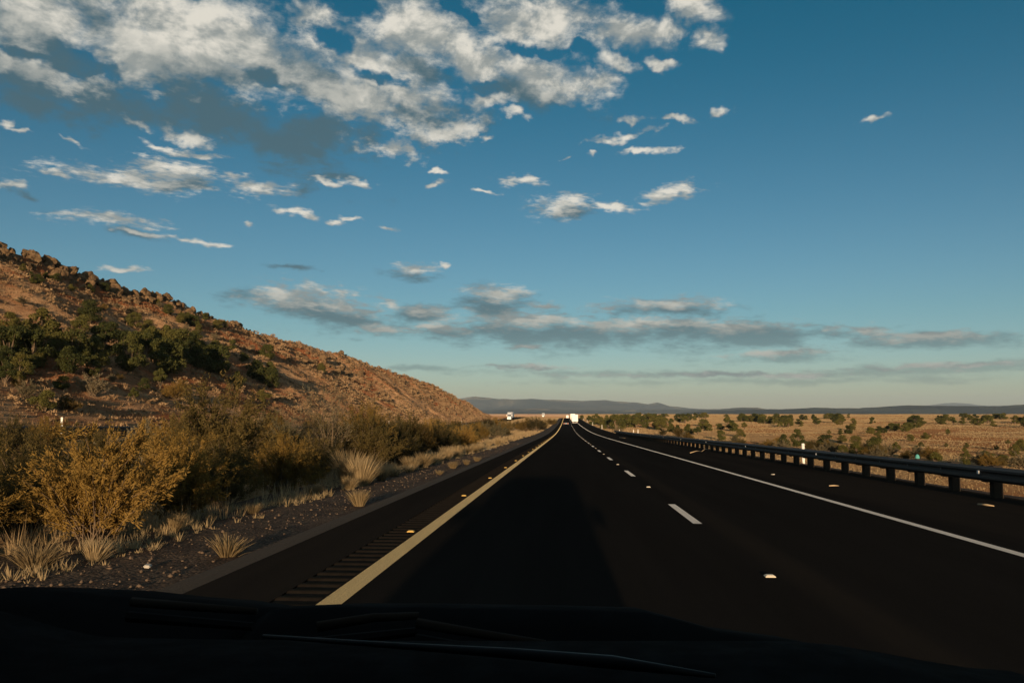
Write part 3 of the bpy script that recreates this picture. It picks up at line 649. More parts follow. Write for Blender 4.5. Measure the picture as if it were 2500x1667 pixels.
# hillside junipers, read off the photograph: (column, row of the foot, height) in its pixels
HT = [(690, 735, 150, 1.2), (630, 835, 130, 1), (1025, 790, 115, 1.1), (310, 870, 210, 1), (80, 905, 210, 1), (60, 1065, 250, 1), (240, 1085, 240, 1.1), (560, 1045, 215, 1), (400, 890, 150, 1), (780, 985, 210, 1), (720, 1075, 190, 1), (850, 875, 125, 1),
      (1000, 1135, 280, 1), (1130, 835, 100, 1), (1270, 935, 150, 1), (1240, 1135, 220, 1), (1340, 1095, 170, .9), (1500, 915, 100, 1.1), (1520, 825, 65, .9), (1570, 755, 75, .9), (1520, 1065, 160, 1), (1660, 1035, 130, 1.1), (1640, 1145, 150, 1), (1440, 732, 62, .6),
      (2045, 1028, 95, 1.1), (1860, 1052, 65, 1), (1960, 1195, 140, 1.1), (2060, 1185, 120, 1), (1225, 1255, 140, .9), (1100, 1275, 95, 1), (1020, 1350, 95, .9), (475, 1255, 85, 1.2), (340, 1425, 140, 1.2), (40, 1225, 170, 1), (150, 1205, 200, 1), (1775, 955, 66, 1), (920, 1010, 170, 1), (1120, 1010, 190, 1), (480, 1120, 120, 1), (1400, 985, 140, 1), (1160, 920, 130, 1)]
HT = [(a / 3.136, 550 + b / 3.136, h / 3.136, s) for a, b, h, s in HT] + [(500 + a / 2.851, 700 + b / 2.851, h / 2.851, s) for a, b, h, s in [(430, 505, 85, 1.1), (275, 525, 52, 1.1), (350, 645, 115, 1.1), (455, 700, 120, 1.1), (225, 705, 100, .9), (400, 805, 75, 1.2), (810, 600, 60, 1.1)]]
_r = np.random.default_rng(77)
for _ in range(22):
    px = 560 * _r.random() ** 1.2; row = 825 + .08 * px + (110 - .10 * px) * _r.random(); HT.append((px, row, 34 + 30 * _r.random(), .9 + .3 * _r.random()))
for _ in range(16):
    px = 30 + 520 * _r.random(); HT.append((px, 640 + .27 * px + 30 * _r.random(), 14 + 10 * _r.random(), 1.3))
rows = {'upper': [], 'middle': [], 'lower': []}
for t in HT: rows['upper' if t[1] < 822 else 'middle' if t[1] < 900 else 'lower'].append(t)
for nm, lst in rows.items():
    for i, (px, row, h, sq) in enumerate(sorted(lst)):
        put_juniper(px, row, h, f'dark green juniper on the hillside, {ORD[i]} from the left in the {nm} belt', 'junipers on the hillside', None, sq)
# small hillside brush clumps that stand out singly
HB = [(170, 605, 60), (1000, 672, 45), (800, 650, 45), (860, 1195, 55), (915, 1185, 50), (710, 1305, 150), (1340, 1335, 140), (1430, 830, 60), (200, 1330, 130), (520, 1430, 120), (900, 640, 40), (1220, 630, 40), (130, 1240, 60), (620, 680, 40), (1640, 880, 50)]
for i, (a, b, h) in enumerate(sorted(HB)):
    x, y, z = land_at(a / 3.136, 550 + b / 3.136); H, s_, f_ = SHR[6 if i % 3 else 2]
    plant('sage_bush', (('stems', s_), ('foliage', f_)), H, (x, y, z - .03), max(.6, h / 3.136 / FPX * y), f'low brush clump on the hill slope, {ORD[i]} from the left edge', 'bush', 'brush clumps on the hill', None, 1.15)

# plain beyond the right guardrail
PT = [(1900 + a / 3.92, 980 + b / 3.92, h / 3.92, s) for a, b, h, s in [(1130, 505, 120, .9), (1315, 508, 88, 1.2), (1505, 600, 118, 1.6), (1795, 622, 175, .7), (2145, 605, 100, 1.5), (2260, 528, 120, 1.1), (1990, 545, 75, 1.7), (1800, 440, 50, 1.1), (1610, 433, 40, 1.3), (2090, 458, 42, 1.2),
      (620, 515, 105, 1.1), (750, 515, 115, 1.1), (940, 515, 170, .9), (180, 440, 175, 1.1), (455, 415, 95, 1.6), (610, 395, 78, 1.5), (740, 412, 85, 1.3), (960, 345, 66, 1.1), (1265, 380, 66, 1.1), (1410, 360, 66, 1.3), (1625, 335, 74, .9), (1370, 430, 46, 1.5), (60, 440, 130, 1.1), (300, 445, 60, 1.6), (485, 310, 40, 1.5), (595, 320, 60, 1.1), (2200, 400, 36, 1.3), (2330, 480, 120, 1)]]
PT += [(1350 + a / 4.704, 980 + b / 4.704, h / 4.704, s) for a, b, h, s in [(560, 275, 100, 1.1), (720, 318, 165, 1.1), (640, 300, 110, 1), (960, 300, 120, 1.2), (1060, 300, 100, 1), (1250, 330, 150, 1.2), (1350, 350, 110, 1.1), (1430, 365, 100, 1.1), (1560, 375, 120, 1.2), (1660, 385, 100, 1.2), (1730, 290, 90, 1.3), (1920, 445, 115, .9), (2150, 405, 95, 1.2), (2200, 420, 50, 1.2), (335, 210, 55, 1.2), (400, 222, 42, 1.3), (2060, 305, 95, 1), (2200, 325, 90, 1.1), (1180, 310, 90, 1.2), (2100, 470, 80, 1.3), (440, 215, 40, 1.2)]]
far_, near_ = [t for t in PT if t[1] < 1058], [t for t in PT if t[1] >= 1058]
for i, (px, row, h, sq) in enumerate(sorted(near_)):
    put_juniper(px, row, h, f'green juniper on the plain close behind the guardrail, {ORD[i]} from the left', 'junipers close behind the guardrail', None, sq)
for i, (px, row, h, sq) in enumerate(sorted(far_)):
    put_juniper(px, row, h, f'olive juniper in the middle of the right plain, {ORD[i]} from the left', 'junipers in the middle of the plain', None, sq)
r = np.random.default_rng(33); spots = []
while len(spots) < 190:                                      # uneven clumps, denser in one far belt
    px = 1440 + 1100 * r.random(); row = 1015.8 + 44 * r.random() ** 1.15
    dens = .8 if 1020 < row < 1036 else .25 if row < 1020 else .30
    if row < 1018 and px > 1900: dens = .10
    if r.random() > dens: continue
    for _ in range(1 + int(r.random() ** 2 * 7)):
        a_, b_ = px + r.normal(0, 1) * (9 + (row - 1015) * .55), row + r.normal(0, .08) * (row - 1010)
        if b_ > 1015.3 and a_ > 1430: spots.append((a_, b_))
for i, (px, row) in enumerate(sorted(spots)):
    x, y, z = land_at(px, row); H, me = FAR[i % 6]; h = float(np.interp(row, [1016, 1030, 1045, 1062], [3.3, 3.2, 2.3, 1.5])) * (.75 + .5 * r.random()); s = h / H
    o = link('juniper', me, None, None, (x, y, z - .05), (0, 0, r.random() * 6.28), category='tree', group='small junipers dotted over the far plain',
             label='small dark juniper ' + ('on the far open grass' if row < 1019 else 'in the dense far belt' if row < 1034 else 'scattered nearer on the plain') + ', ' + ('near the road crest' if px < 1560 else 'above the guardrail end' if px < 1720 else 'left of the white pipe' if px < 1930 else 'right of the white pipe' if px < 2140 else 'above the teal topped post' if px < 2330 else 'towards the right edge'))
    w = 1.0 + .6 * r.random(); o.scale = (s * w, s * w, s)

r = np.random.default_rng(52); nb_ = []
for _ in range(46):
    px = 1500 + 1000 * r.random(); x, y, z = land_at(px, 1052 + (px - 1500) * .085 + 22 * r.random())
    if x > 11.5 and y < 230: nb_.append((px, x, y, z))
for i, (px, x, y, z) in enumerate(sorted(nb_)):
    H, s_, f_ = SHR[[6, 0, 2, 6, 5][i % 5]]
    plant('sage_bush', (('stems', s_), ('foliage', f_)), H, (x, y, z - .03), .5 + .7 * r.random() + .004 * y, f'low scrub bush on the bank behind the guardrail, {ORD[i]} from the left', 'bush', 'scrub bushes on the bank behind the guardrail', None, 1.2)

# shrubs of the median: the front row along the gravel, read off the photograph (column, distance, x, height, shape)
FR = [(9.6, -7.9, 1.55, 2), (10.9, -6.35, 1.45, 5), (12.2, -8.3, 1.5, 0), (13.6, -6.5, 1.3, 5), (14.8, -9.6, 1.6, 3), (16.5, -7.0, 1.35, 0), (18.6, -8.7, 1.5, 1), (20.2, -7.1, 1.35, 2), (22.5, -9.8, 2.75, 3), (23.8, -11.2, 2.0, 1), (24.0, -7.4, 1.4, 0), (27.5, -8.0, 2.9, 4), (28.5, -6.9, 1.9, 3), (31.0, -7.8, 2.4, 1),
      (34.0, -7.0, 1.6, 0), (36.5, -8.8, 1.9, 3), (40.0, -7.2, 1.8, 1), (44.0, -8.6, 2.2, 3), (48.0, -7.3, 1.8, 0), (53.0, -8.2, 2.0, 2), (60.0, -7.4, 1.6, 5), (66.0, -9.5, 2.0, 0), (74.0, -8.6, 1.7, 3)]
for i, (y, x, h, k) in enumerate(FR):
    H, s_, f_ = SHR[k]; nm = 'pale twiggy shrub' if k == 4 else 'dark olive shrub' if k in (0, 3) else 'golden shrub'
    plant('shrub', (('stems', s_), ('foliage', f_)), H, on_land(x, y, .04), h, f'{nm} along the gravel edge, {ORD[i]} from the camera in the front row', 'shrub', 'shrubs in the front row of the median', None, 1.05)
r = np.random.default_rng(41); B = []
for _ in range(4000):
    y = 13 + 150 * r.random() ** 1.5; x = -9.8 - 14 * r.random()
    if x < -.71 * y - 1.5 or any((x - a) ** 2 + (y - b) ** 2 < (1.35 + .010 * y) ** 2 for a, b in B): continue
    B.append((x, y))
    if len(B) == 78: break
for i, (x, y) in enumerate(sorted(B, key=lambda p: p[1])):
    H, s_, f_ = SHR[[0, 1, 3, 2, 4, 0, 3, 1, 6][i % 9]]; h = (.95 + .65 * r.random()) if y < 48 else 1.4 + .9 * r.random()
    plant('shrub', (('stems', s_), ('foliage', f_)), H, on_land(x, y, .04), h, f'brownish shrub in the near thicket behind the front row, {ORD[i]} from the camera' if y < 60 else f'brownish shrub in the farther thicket of the median, {ORD[i - sum(1 for q in B if q[1] < 60)]} beyond the near thicket', 'shrub', 'shrubs in the thicket of the median', None, 1.0)
for i, (px, y, h, sq) in enumerate([(1186, 205, 2.9, 1.3), (1212, 215, 3.0, 1.3), (1240, 210, 2.6, 1.3), (1262, 240, 2.4, 1.3), (1285, 205, 3.1, 1.25), (1308, 200, 3.2, 1.3), (1325, 215, 2.8, 1.2), (1346, 330, 2.4, 1.4), (1352, 360, 2.0, 1.3), (1160, 180, 2.3, 1.3), (1135, 150, 2.2, 1.2), (1110, 120, 2.0, 1.2)]):
    H, s_, f_ = SHR[[0, 2, 3][i % 3]]
    plant('shrub', (('stems', s_), ('foliage', f_)), H, on_land(col_at(px, y), y, .05), h, f'golden shrub far down the median near the road crest, {ORD[i]} listed from the right of the oncoming truck' if False else f'brownish shrub in the far part of the median, {ORD[sorted([1186, 1212, 1240, 1262, 1285, 1308, 1325, 1346, 1352, 1160, 1135, 1110]).index(px)]} from the left', 'shrub', 'far shrubs of the median', None, sq)
# dry tufts on the gravel and along its edge
TUF = [grass_tuft(300 + k, H, RR_, n) for k, (H, RR_, n) in enumerate([(.55, .30, 420), (.75, .36, 520), (.40, .26, 340), (.95, .5, 700), (.5, .4, 420)])]
for t_ in TUF: t_.materials.append(M_TUFT)
TP = [(8.9, -5.85, .46, 4), (9.35, -5.45, .48, 0), (9.6, -3.98, .36, 2), (11.9, -5.75, .45, 1), (14.6, -5.6, .36, 0), (15.7, -3.95, .46, 2), (18.5, -5.7, .45, 4), (20.2, -5.35, .6, 1), (21.6, -5.4, .95, 3), (22.4, -5.95, 1.05, 3), (23.6, -5.3, .5, 0), (25.5, -5.4, .45, 4), (27.5, -5.25, .38, 2),
      (29.5, -5.6, .75, 3), (31.0, -5.4, .7, 1), (33.5, -5.5, .55, 0), (36, -5.7, .6, 4), (38.5, -5.6, .75, 3), (41, -5.5, .5, 0), (44, -5.9, .7, 1), (47.5, -5.7, .6, 4), (51, -5.6, .7, 3), (55, -5.7, .5, 0), (59, -6.1, .7, 1), (30, -4.1, .40, 0), (33, -4.0, .28, 2), (36.4, -3.95, .3, 2), (26.3, -4.05, .2, 2), (64, -6, .7, 3), (70, -5.8, .6, 1), (78, -6, .6, 0), (86, -6.2, .7, 3)]
ei, gi = 0, 0
for (y, x, h, k) in sorted(TP):
    onr = x > -4.6
    lab = f'dry pale grass tuft alone on the dark gravel, {ORD[gi]} from the camera' if onr else f'dry pale grass tuft at the gravel edge below the shrubs, {ORD[ei]} from the camera'
    if onr: gi += 1
    else: ei += 1
    zz = float(shoulder_z(np.array(x), np.array(y))) if x > -6.8 else float(land_z(x, y))
    me = TUF[k]; h *= .72 if y < 20.5 else .9; s = h / [.55, .75, .40, .95, .5][k]
    o = link('grass_tuft', me, None, None, (x, y, zz - .01), (random.uniform(-.16, .16), random.uniform(-.16, .16), random.random() * 6.28), label=lab, category='grass tuft', group='grass tufts along the gravel shoulder'); o.scale = (s * random.uniform(.8, 1.25), s * random.uniform(.8, 1.25), s * random.uniform(.75, 1.0))

# ------------------------------------------------------------------ boulders
BLD = []
for k in range(9):
    bm = bmesh.new(); bmesh.ops.create_icosphere(bm, subdivisions=3, radius=1)
    rr = np.random.default_rng(500 + k); cuts = [(Vector(rr.standard_normal(3)).normalized(), .50 + .32 * rr.random()) for _ in range(14)]
    from mathutils import noise as mnoise
    for v in bm.verts:
        p = v.co.copy()
        for n_, d_ in cuts:                                  # planar fractures
            e_ = p.dot(n_) - d_
            if e_ > 0: p -= n_ * e_ * .85
        p *= 1 + .24 * mnoise.fractal(p * 2.1 + Vector((k * 7, 0, 0)), 1.0, 2.0, 4)
        v.co = Vector((p.x, p.y * .92, p.z * .95))
    me = bpy.data.meshes.new('boulder'); bm.to_mesh(me); bm.free(); me.materials.append(M_ROCK); BLD.append(me)
def boulder(x, y, s, label, group, lift=.2):
    z = float(hill_z(np.array(x), np.array(y))); k = random.randrange(9)
    o = link('boulder', BLD[k], None, None, (x, y, z + s * lift), (random.uniform(-.4, .4), random.uniform(-.4, .4), random.random() * 6.28), label=label, category='boulder', group=group)
    o.scale = (s * random.uniform(.8, 1.2), s * random.uniform(.8, 1.15), s * random.uniform(.8, 1.25))
random.seed(21)
for c_ in range(34):                                         # the jumble along the crest: crags of many sizes with gaps between
    y0 = 138 + 88 * random.random(); big = random.random()
    for i in range(random.randint(4, 9)):
        y = y0 + random.gauss(0, 2.2); c = float(np.interp(y, _HY, _HX)); off = random.gauss(1.0, 2.6)
        s = (.25 + 1.1 * random.random() ** 2.2 + .5 * big * (i < 2)) * float(np.interp(y, [138, 185, 226], [1.25, 1.1, .75]))
        boulder(c + off, y, s, 'brown boulder in the jumble along the hill crest', 'boulders along the hill crest', random.uniform(.05, .7) if off < 1.5 else .12)
for i, (px, row, hp) in enumerate([(62, 606, 36), (105, 612, 26), (135, 632, 30), (155, 640, 36), (178, 642, 32), (200, 655, 36), (265, 682, 44), (290, 690, 30), (320, 700, 28), (345, 706, 30), (375, 735, 26), (260, 720, 20), (300, 715, 22), (480, 765, 20), (565, 790, 22)]):
    y = float(np.interp(px, [0, 100, 200, 300, 400, 470, 580], [146, 155, 166, 177, 191, 200, 219])); x = col_at(px, y)
    boulder(x, y, hp / FPX * y * .62, f'large rounded boulder on the hill skyline, {ORD[i]} from the left', 'large skyline boulders', .25)
for i in range(60):                                          # outcrop half way along the ridge
    px = random.choice([random.uniform(545, 660), random.uniform(760, 860), random.uniform(700, 900)]); row = 845 + (px - 545) * .12 + random.uniform(-8, 35)
    x, y, z = land_at(px, row)
    if x < -43: boulder(x, y, random.choice([.35, .5, .6, .8, 1.1]), 'brown rock in the outcrop on the lower shoulder of the hill', 'outcrop rocks on the hill shoulder', .1)
for i, (px, row, hp) in enumerate([(834, 862, 16), (885, 872, 14), (1002, 915, 18), (745, 880, 22), (790, 875, 24), (825, 905, 18), (880, 910, 14), (560, 845, 20), (610, 855, 24)]):
    x, y, z = land_at(px, row + 6); boulder(x, y, max(.6, hp / FPX * y * .6), f'big tan rock standing proud of the hill shoulder, {ORD[i]} listed' if False else f'big tan rock standing proud on the hill shoulder, {ORD[sorted([834, 885, 1002, 745, 790, 825, 880, 560, 610]).index(px)]} from the left', 'big rocks on the hill shoulder', .4)

# ------------------------------------------------------------------ guardrails
PROF = [(0, .0), (-.035, .03), (-.08, .055), (-.08, .10), (-.02, .14), (-.02, .17), (-.08, .21), (-.08, .255), (-.035, .28), (0, .31)]   # w-beam: (towards traffic, up)
def w_beam(L, n=1):
    rings = []
    for y in np.linspace(0, L, n + 1): rings.append([(a, y, b) for a, b in PROF] + [(a + .012, y, b) for a, b in reversed(PROF)])
    return MB().loft(rings).mesh('beam')
BEAM = w_beam(3.84); BEAM.materials.append(M_STEEL)
POSTM = MB().box(.17, .37, -.095, .095, -.9, .70).mesh('post', .012); POSTM.materials.append(M_POST)
BLOCK = MB().box(.0, .17, -.095, .095, .36, .69).mesh('spacer_block', .01); BLOCK.materials.append(M_POST)
BOLT = MB().tube([(-.035, 0, .545), (-.012, 0, .545)], .022, 8).mesh('bolt'); BOLT.materials.append(M_GREYM)
REFL = MB().box(-.10, -.082, -.045, .045, .53, .60).mesh('reflector', .006); REFL.materials.append(M_WHITEP)
def guardrail(x0, y0, n, zf, label, flip=1, detail=True):
    o = empty('guardrail', (x0, y0, float(zf(y0))), label, 'guardrail')
    inv = Vector((x0, y0, float(zf(y0))))
    for i in range(n):
        y = y0 + 1.905 * i; p = Vector((x0, y, float(zf(y)))) - inv
        ps = link('post', POSTM, None, o, p); ps.scale = (flip, 1, 1); b = link('spacer_block', BLOCK, None, ps)
        if detail and i < 24: link('bolt', BOLT, None, b)
        if i % 2 == 0 and i < n - 1:
            s = (float(zf(y + 3.81)) - float(zf(y))) / 3.81
            q = link('beam', BEAM, None, o, p + Vector((0, -.008, .385))); q.rotation_euler = (math.atan(s), 0, 0); q.scale = (flip, 1, 1)
        if i % 6 == 2 and i < n - 1: link('reflector', REFL, None, o, p)
    return o, inv
gr, gi0 = guardrail(8.80, 3.0, 79, lambda y: zr(y) - .03, 'dark steel guardrail on timber posts along the right shoulder')
y1 = 3.0 + 1.905 * 78; e = Vector((8.80, y1, float(zr(y1)) - .03)) - gi0
link('end_terminal', MB().box(-.13, .04, -.15, .30, .32, .74).mesh('end_terminal', .02), M_STEEL, gr, e)
guardrail(-25.6, 34.0, 62, lambda y: opp(y) - .02, 'dark guardrail across the median at the foot of the hill', -1, False)

# ------------------------------------------------------------------ raised road markers
MK = MB().loft([[(x * s, y * s, z) for x, y in ((-.05, -.05), (.05, -.05), (.05, .05), (-.05, .05))] for s, z in ((1.05, .0), (1.0, .008), (.62, .021))]).mesh('road_marker', .003)
MKY = MK.copy(); MK.materials.append(M_REFL); MKY.materials.append(M_YREFL)
for i in range(14):
    y = 8.5 + 12.19 * i; link('road_marker', MK, None, None, (2.01, y, float(zr(y)) + .002), None, label=f'raised white reflector in the {ORD[i]} gap ahead between the lane dashes', category='road marker', group='white raised road markers').scale = (1.0, .9, 1.0)
for i in range(24):
    y = 5.6 + 6.095 * i; link('road_marker', MKY, None, None, (-2.20, y, float(zr(y)) + .002), None, label=f'raised yellow reflector left of the yellow line, {ORD[i]} from the camera', category='road marker', group='yellow raised road markers').scale = (1.0, .9, 1.0)

# ------------------------------------------------------------------ posts
def delineator(x, y, h, label):
    z = float(land_z(x, y)); o = empty('delineator_post', (x, y, z), label, 'post', 'white delineator posts')
    link('blade', MB().box(-.055, .055, -.012, .012, -.2, h).mesh('blade', .004), M_WHITEP, o)
    link('reflector', MB().box(-.04, .04, -.02, -.013, h - .22, h - .05).mesh('reflector', .003), M_REFL, o)
for i, (px, y) in enumerate([(1465, 240), (1443.5, 325), (1431, 410), (1422, 495), (1415, 580), (1409, 660)]):
    delineator(col_at(px, y) + .5, y, 1.25, f'white delineator post on the right verge beyond the guardrail, {ORD[i]} from the guardrail end')
for px, y, h, lab in [(1511.6, 190, 1.5, 'leftmost'), (1546, 165, 1.7, 'middle'), (1557, 150, 1.6, 'rightmost')]:
    delineator(col_at(px, y), y, CAM_H - (47.5 / FPX) * y - float(land_z(col_at(px, y), y)), f'short white post behind the guardrail end, {lab} of three')
px_y = 49.; xx = col_at(1958, px_y); zz = float(land_z(xx, px_y))
o = empty('marker_pipe', (xx, px_y, zz), 'thick white pipe marker standing behind the guardrail', 'post')
link('pipe', MB().tube([(0, 0, -.2), (0, 0, 1.62)], .085, 16).mesh('pipe', 0, True), M_WHITEP, o); link('cap', MB().tube([(0, 0, 1.60), (0, 0, 1.66)], [.092, .07], 16).mesh('cap'), M_WHITEP, o)
px_y = 40.; xx = col_at(2235, px_y); zz = float(land_z(xx, px_y))
o = empty('utility_marker', (xx, px_y, zz), 'thin post with a teal domed top behind the guardrail', 'post')
tz = CAM_H - 104 / FPX * px_y - zz
link('pole', MB().tube([(0, 0, -.2), (0, 0, tz - .2)], .026, 8).mesh('pole'), M_GREYM, o)
link('dome_cap', MB().tube([(0, 0, tz - .28), (0, 0, tz - .13), (0, 0, tz - .04), (0, 0, tz)], [.10, .10, .07, .02], 14).mesh('dome_cap', 0, True), M_TEAL, o)
z_ = float(opp(52.)); o = empty('delineator_post', (col_at(152, 52.) , 52., z_), 'small white post above the guardrail at the foot of the hill', 'post')
link('blade', MB().box(-.07, .07, -.012, .012, -.2, 1.25).mesh('blade', .004), M_WHITEP, o)
for i, (px, y) in enumerate([(1127, 215), (938, 130), (950, 132)]):
    x = col_at(px, y); o = empty('delineator_post', (x, y, float(land_z(x, y))), f'white post beside the opposite carriageway, {["rightmost", "leftmost", "middle"][i]} of three', 'post', 'white posts beyond the median')
    link('blade', MB().box(-.06, .06, -.012, .012, -.2, 1.5).mesh('blade', .004), M_WHITEP, o)

# ------------------------------------------------------------------ litter on the shoulders
def scrap(name, pts, rad, m_, label, cat):
    me = MB().tube(pts, rad, 6).mesh(name, 0, True); link(name, me, m_, label=label, category=cat)
def onroad(px, row):
    d = pix_dir(px, row); t = np.linspace(4, 300, 6000); z = CAM_H + d.z * t; i = int(np.argmax(z < zr(d.y * t))); return d.x * t[i], d.y * t[i], float(zr(d.y * t[i]))
def stick(a, b, rad, m_, label, cat='stick', name='stick', lift=.006):
    A, Bv = onroad(*a), onroad(*b); A = (A[0], A[1], A[2] + rad); Bv = (Bv[0], Bv[1], Bv[2] + rad)
    mid = tuple((p + q) / 2 + (lift if i == 2 else 0) for i, (p, q) in enumerate(zip(A, Bv))); scrap(name, [A, mid, Bv], [rad, rad * 1.1, rad * .5], m_, label, cat)
M_PALEWOOD = plain('bleached_wood', (.46, .34, .21), .9, .1, 0, .3, 12)
stick((2388, 1233), (2427, 1237), .018, M_PALEWOOD, 'pale splinter of wood on the right shoulder near the guardrail')
stick((2024, 1187), (2048, 1187), .016, M_PALEWOOD, 'short pale splinter lying midway along the right shoulder')
stick((1685, 1106), (1715, 1103), .022, M_PALEWOOD, 'long bent bleached stick at the foot of the guardrail posts', lift=.07)
stick((1712, 1103), (1730, 1098), .014, M_PALEWOOD, 'thin bleached twig leaning beside the bent stick', lift=.10)
stick((1512, 1068), (1527, 1070), .03, M_PALEWOOD, 'tan scrap on the shoulder near the guardrail end')
x, y, z = onroad(1887, 1159); link('paper_scrap', MB().box(-.05, .05, -.04, .04, .004, .03).mesh('paper_scrap', .008), M_LITTER, None, (x, y, z), (0, 0, .5), label='tiny white scrap on the right shoulder beside the edge line', category='litter')
for px, row, sx, lab in [(1191, 1099, .28, 'flat white litter on the gravel below the far grass tufts'), (360, 1399, .035, 'small pale litter on the gravel near the bottom left')]:
    x, y, z = land_at(px, row); link('litter', MB().box(-sx, sx, -.05, .05, .0, .03).mesh('litter', .01), M_LITTER, None, (x, y, float(shoulder_z(np.array(x), np.array(y))) + .01), (.05, .1, .2), label=lab, category='litter')

# ------------------------------------------------------------------ traffic
def wheel(parent, x, y, rad, w, name='wheel'):
    o = link(name, MB().tube([(x - w / 2, y, rad), (x + w / 2, y, rad)], rad, 18).mesh(name, .03), M_RUBBER, parent)
    link('rim', MB().tube([(x - w / 2 - .012, y, rad), (x + w / 2 + .012, y, rad)], rad * .55, 14).mesh('rim'), M_GREYM, o); return o
def truck(loc, rot, label, paint, cab_paint, length=15.6):
    o = empty('semi_truck', loc, label, 'truck', None, rot)
    L = length
    tr = link('trailer', MB().box(-1.28, 1.28, .06, L, 1.10, 4.05).mesh('trailer', .03), paint, o)
    for sx in (-1, 1):
        d = link('rear_door', MB().box(min(.012 * sx, 1.24 * sx), max(.012 * sx, 1.24 * sx), .0, .06, 1.14, 4.0).mesh('rear_door', .012), paint, o)
        for q in (.35, .95): link('lock_rod', MB().tube([(sx * q, -.03, 1.2), (sx * q, -.03, 3.95)], .02, 6).mesh('lock_rod'), M_GREYM, d)
        link('tail_light', MB().box(sx * 1.0 - .12, sx * 1.0 + .12, -.02, .04, .98, 1.09).mesh('tail_light', .01), M_REDL, o)
        link('mud_flap', MB().box(sx * .95 - .3, sx * .95 + .3, .5, .52, .25, .95).mesh('mud_flap'), M_RUBBER, o)
        for y in (1.2, 2.4, L + 1.0, L + 2.3): wheel(o, sx * .98, y, .50, .55)
        wheel(o, sx * 1.03, L + 6.0, .50, .32)
        link('side_mirror', MB().box(sx * 1.40 - .10, sx * 1.40 + .10, L + 4.85, L + 4.98, 2.0, 2.75).mesh('side_mirror', .03), cab_paint, o)
        link('headlight', MB().box(sx * .92 - .2, sx * .92 + .2, L + 6.75, L + 6.84, .85, 1.1).mesh('headlight', .03), M_WHITEP, o)
    link('bumper_guard', MB().box(-1.15, 1.15, .02, .12, .52, .66).box(-.75, -.65, .04, .10, .6, 1.1).box(.65, .75, .04, .10, .6, 1.1).mesh('bumper_guard', .01), M_GREYM, o)
    link('chassis', MB().box(-.45, .45, .6, L + 6.2, .72, 1.06).mesh('chassis', .02), M_RUBBER, o)
    cab = [[(x, L + y, z) for x, z in sec] for y, sec in [(.9, [(-1.2, 1.0), (1.2, 1.0), (1.2, 3.75), (.95, 3.98), (-.95, 3.98), (-1.2, 3.75)]), (3.1, [(-1.2, 1.0), (1.2, 1.0), (1.2, 3.55), (.95, 3.85), (-.95, 3.85), (-1.2, 3.55)]), (4.6, [(-1.15, 1.0), (1.15, 1.0), (1.1, 2.75), (.9, 2.95), (-.9, 2.95), (-1.1, 2.75)]), (5.3, [(-1.1, .75), (1.1, .75), (1.02, 1.9), (.8, 2.0), (-.8, 2.0), (-1.02, 1.9)]), (6.8, [(-.98, .62), (.98, .62), (.85, 1.62), (.62, 1.74), (-.62, 1.74), (-.85, 1.62)])]]
    c = link('cab', MB().loft(cab).mesh('cab', .03), cab_paint, o)
    link('windscreen', MB().add([(-.98, L + 5.20, 2.08), (.98, L + 5.20, 2.08), (.92, L + 4.72, 2.80), (-.92, L + 4.72, 2.80), (-.98, L + 5.26, 2.08), (.98, L + 5.26, 2.08), (.92, L + 4.78, 2.80), (-.92, L + 4.78, 2.80)], [(0, 1, 2, 3), (4, 7, 6, 5), (0, 4, 5, 1), (1, 5, 6, 2), (2, 6, 7, 3), (3, 7, 4, 0)]).mesh('windscreen'), M_DARKGL, o)
    link('grille', MB().box(-.5, .5, L + 6.78, L + 6.85, .85, 1.5).mesh('grille', .02), M_GREYM, o)
    link('front_bumper', MB().box(-1.1, 1.1, L + 6.6, L + 6.95, .35, .68).mesh('front_bumper', .05), cab_paint, o)
    return o
def sl(y): return math.atan(float(zr(y + 5) - zr(y - 5)) / 10)
truck((3.65, 352, float(zr(352))), (sl(360), 0, 0), 'white semi trailer in the right lane, nearest of the trucks ahead', M_TRAILER, M_CABW)
truck((3.55, 455, float(zr(455))), (sl(462), 0, 0), 'white semi trailer partly hidden ahead of the nearest truck', M_TRAILER, M_CABW)
truck((1.2, 930, float(zr(930))), (sl(940), 0, 0), 'tiny white truck beyond the road crest, farthest in the line', M_TRAILER, M_CABW)
yo = 465.; truck((col_at(1243, yo - 22) , yo, float(opp(yo)) + .05), (-sl(yo), 0, math.pi), 'white semi truck coming the other way beyond the median shrubs', M_TRAILER, M_CABW)
yo = 900.; truck((col_at(1327, yo) , yo, -6.2), (0, 0, math.pi), 'tiny white truck far off on the opposite carriageway', M_TRAILER, M_CABW, 9.)
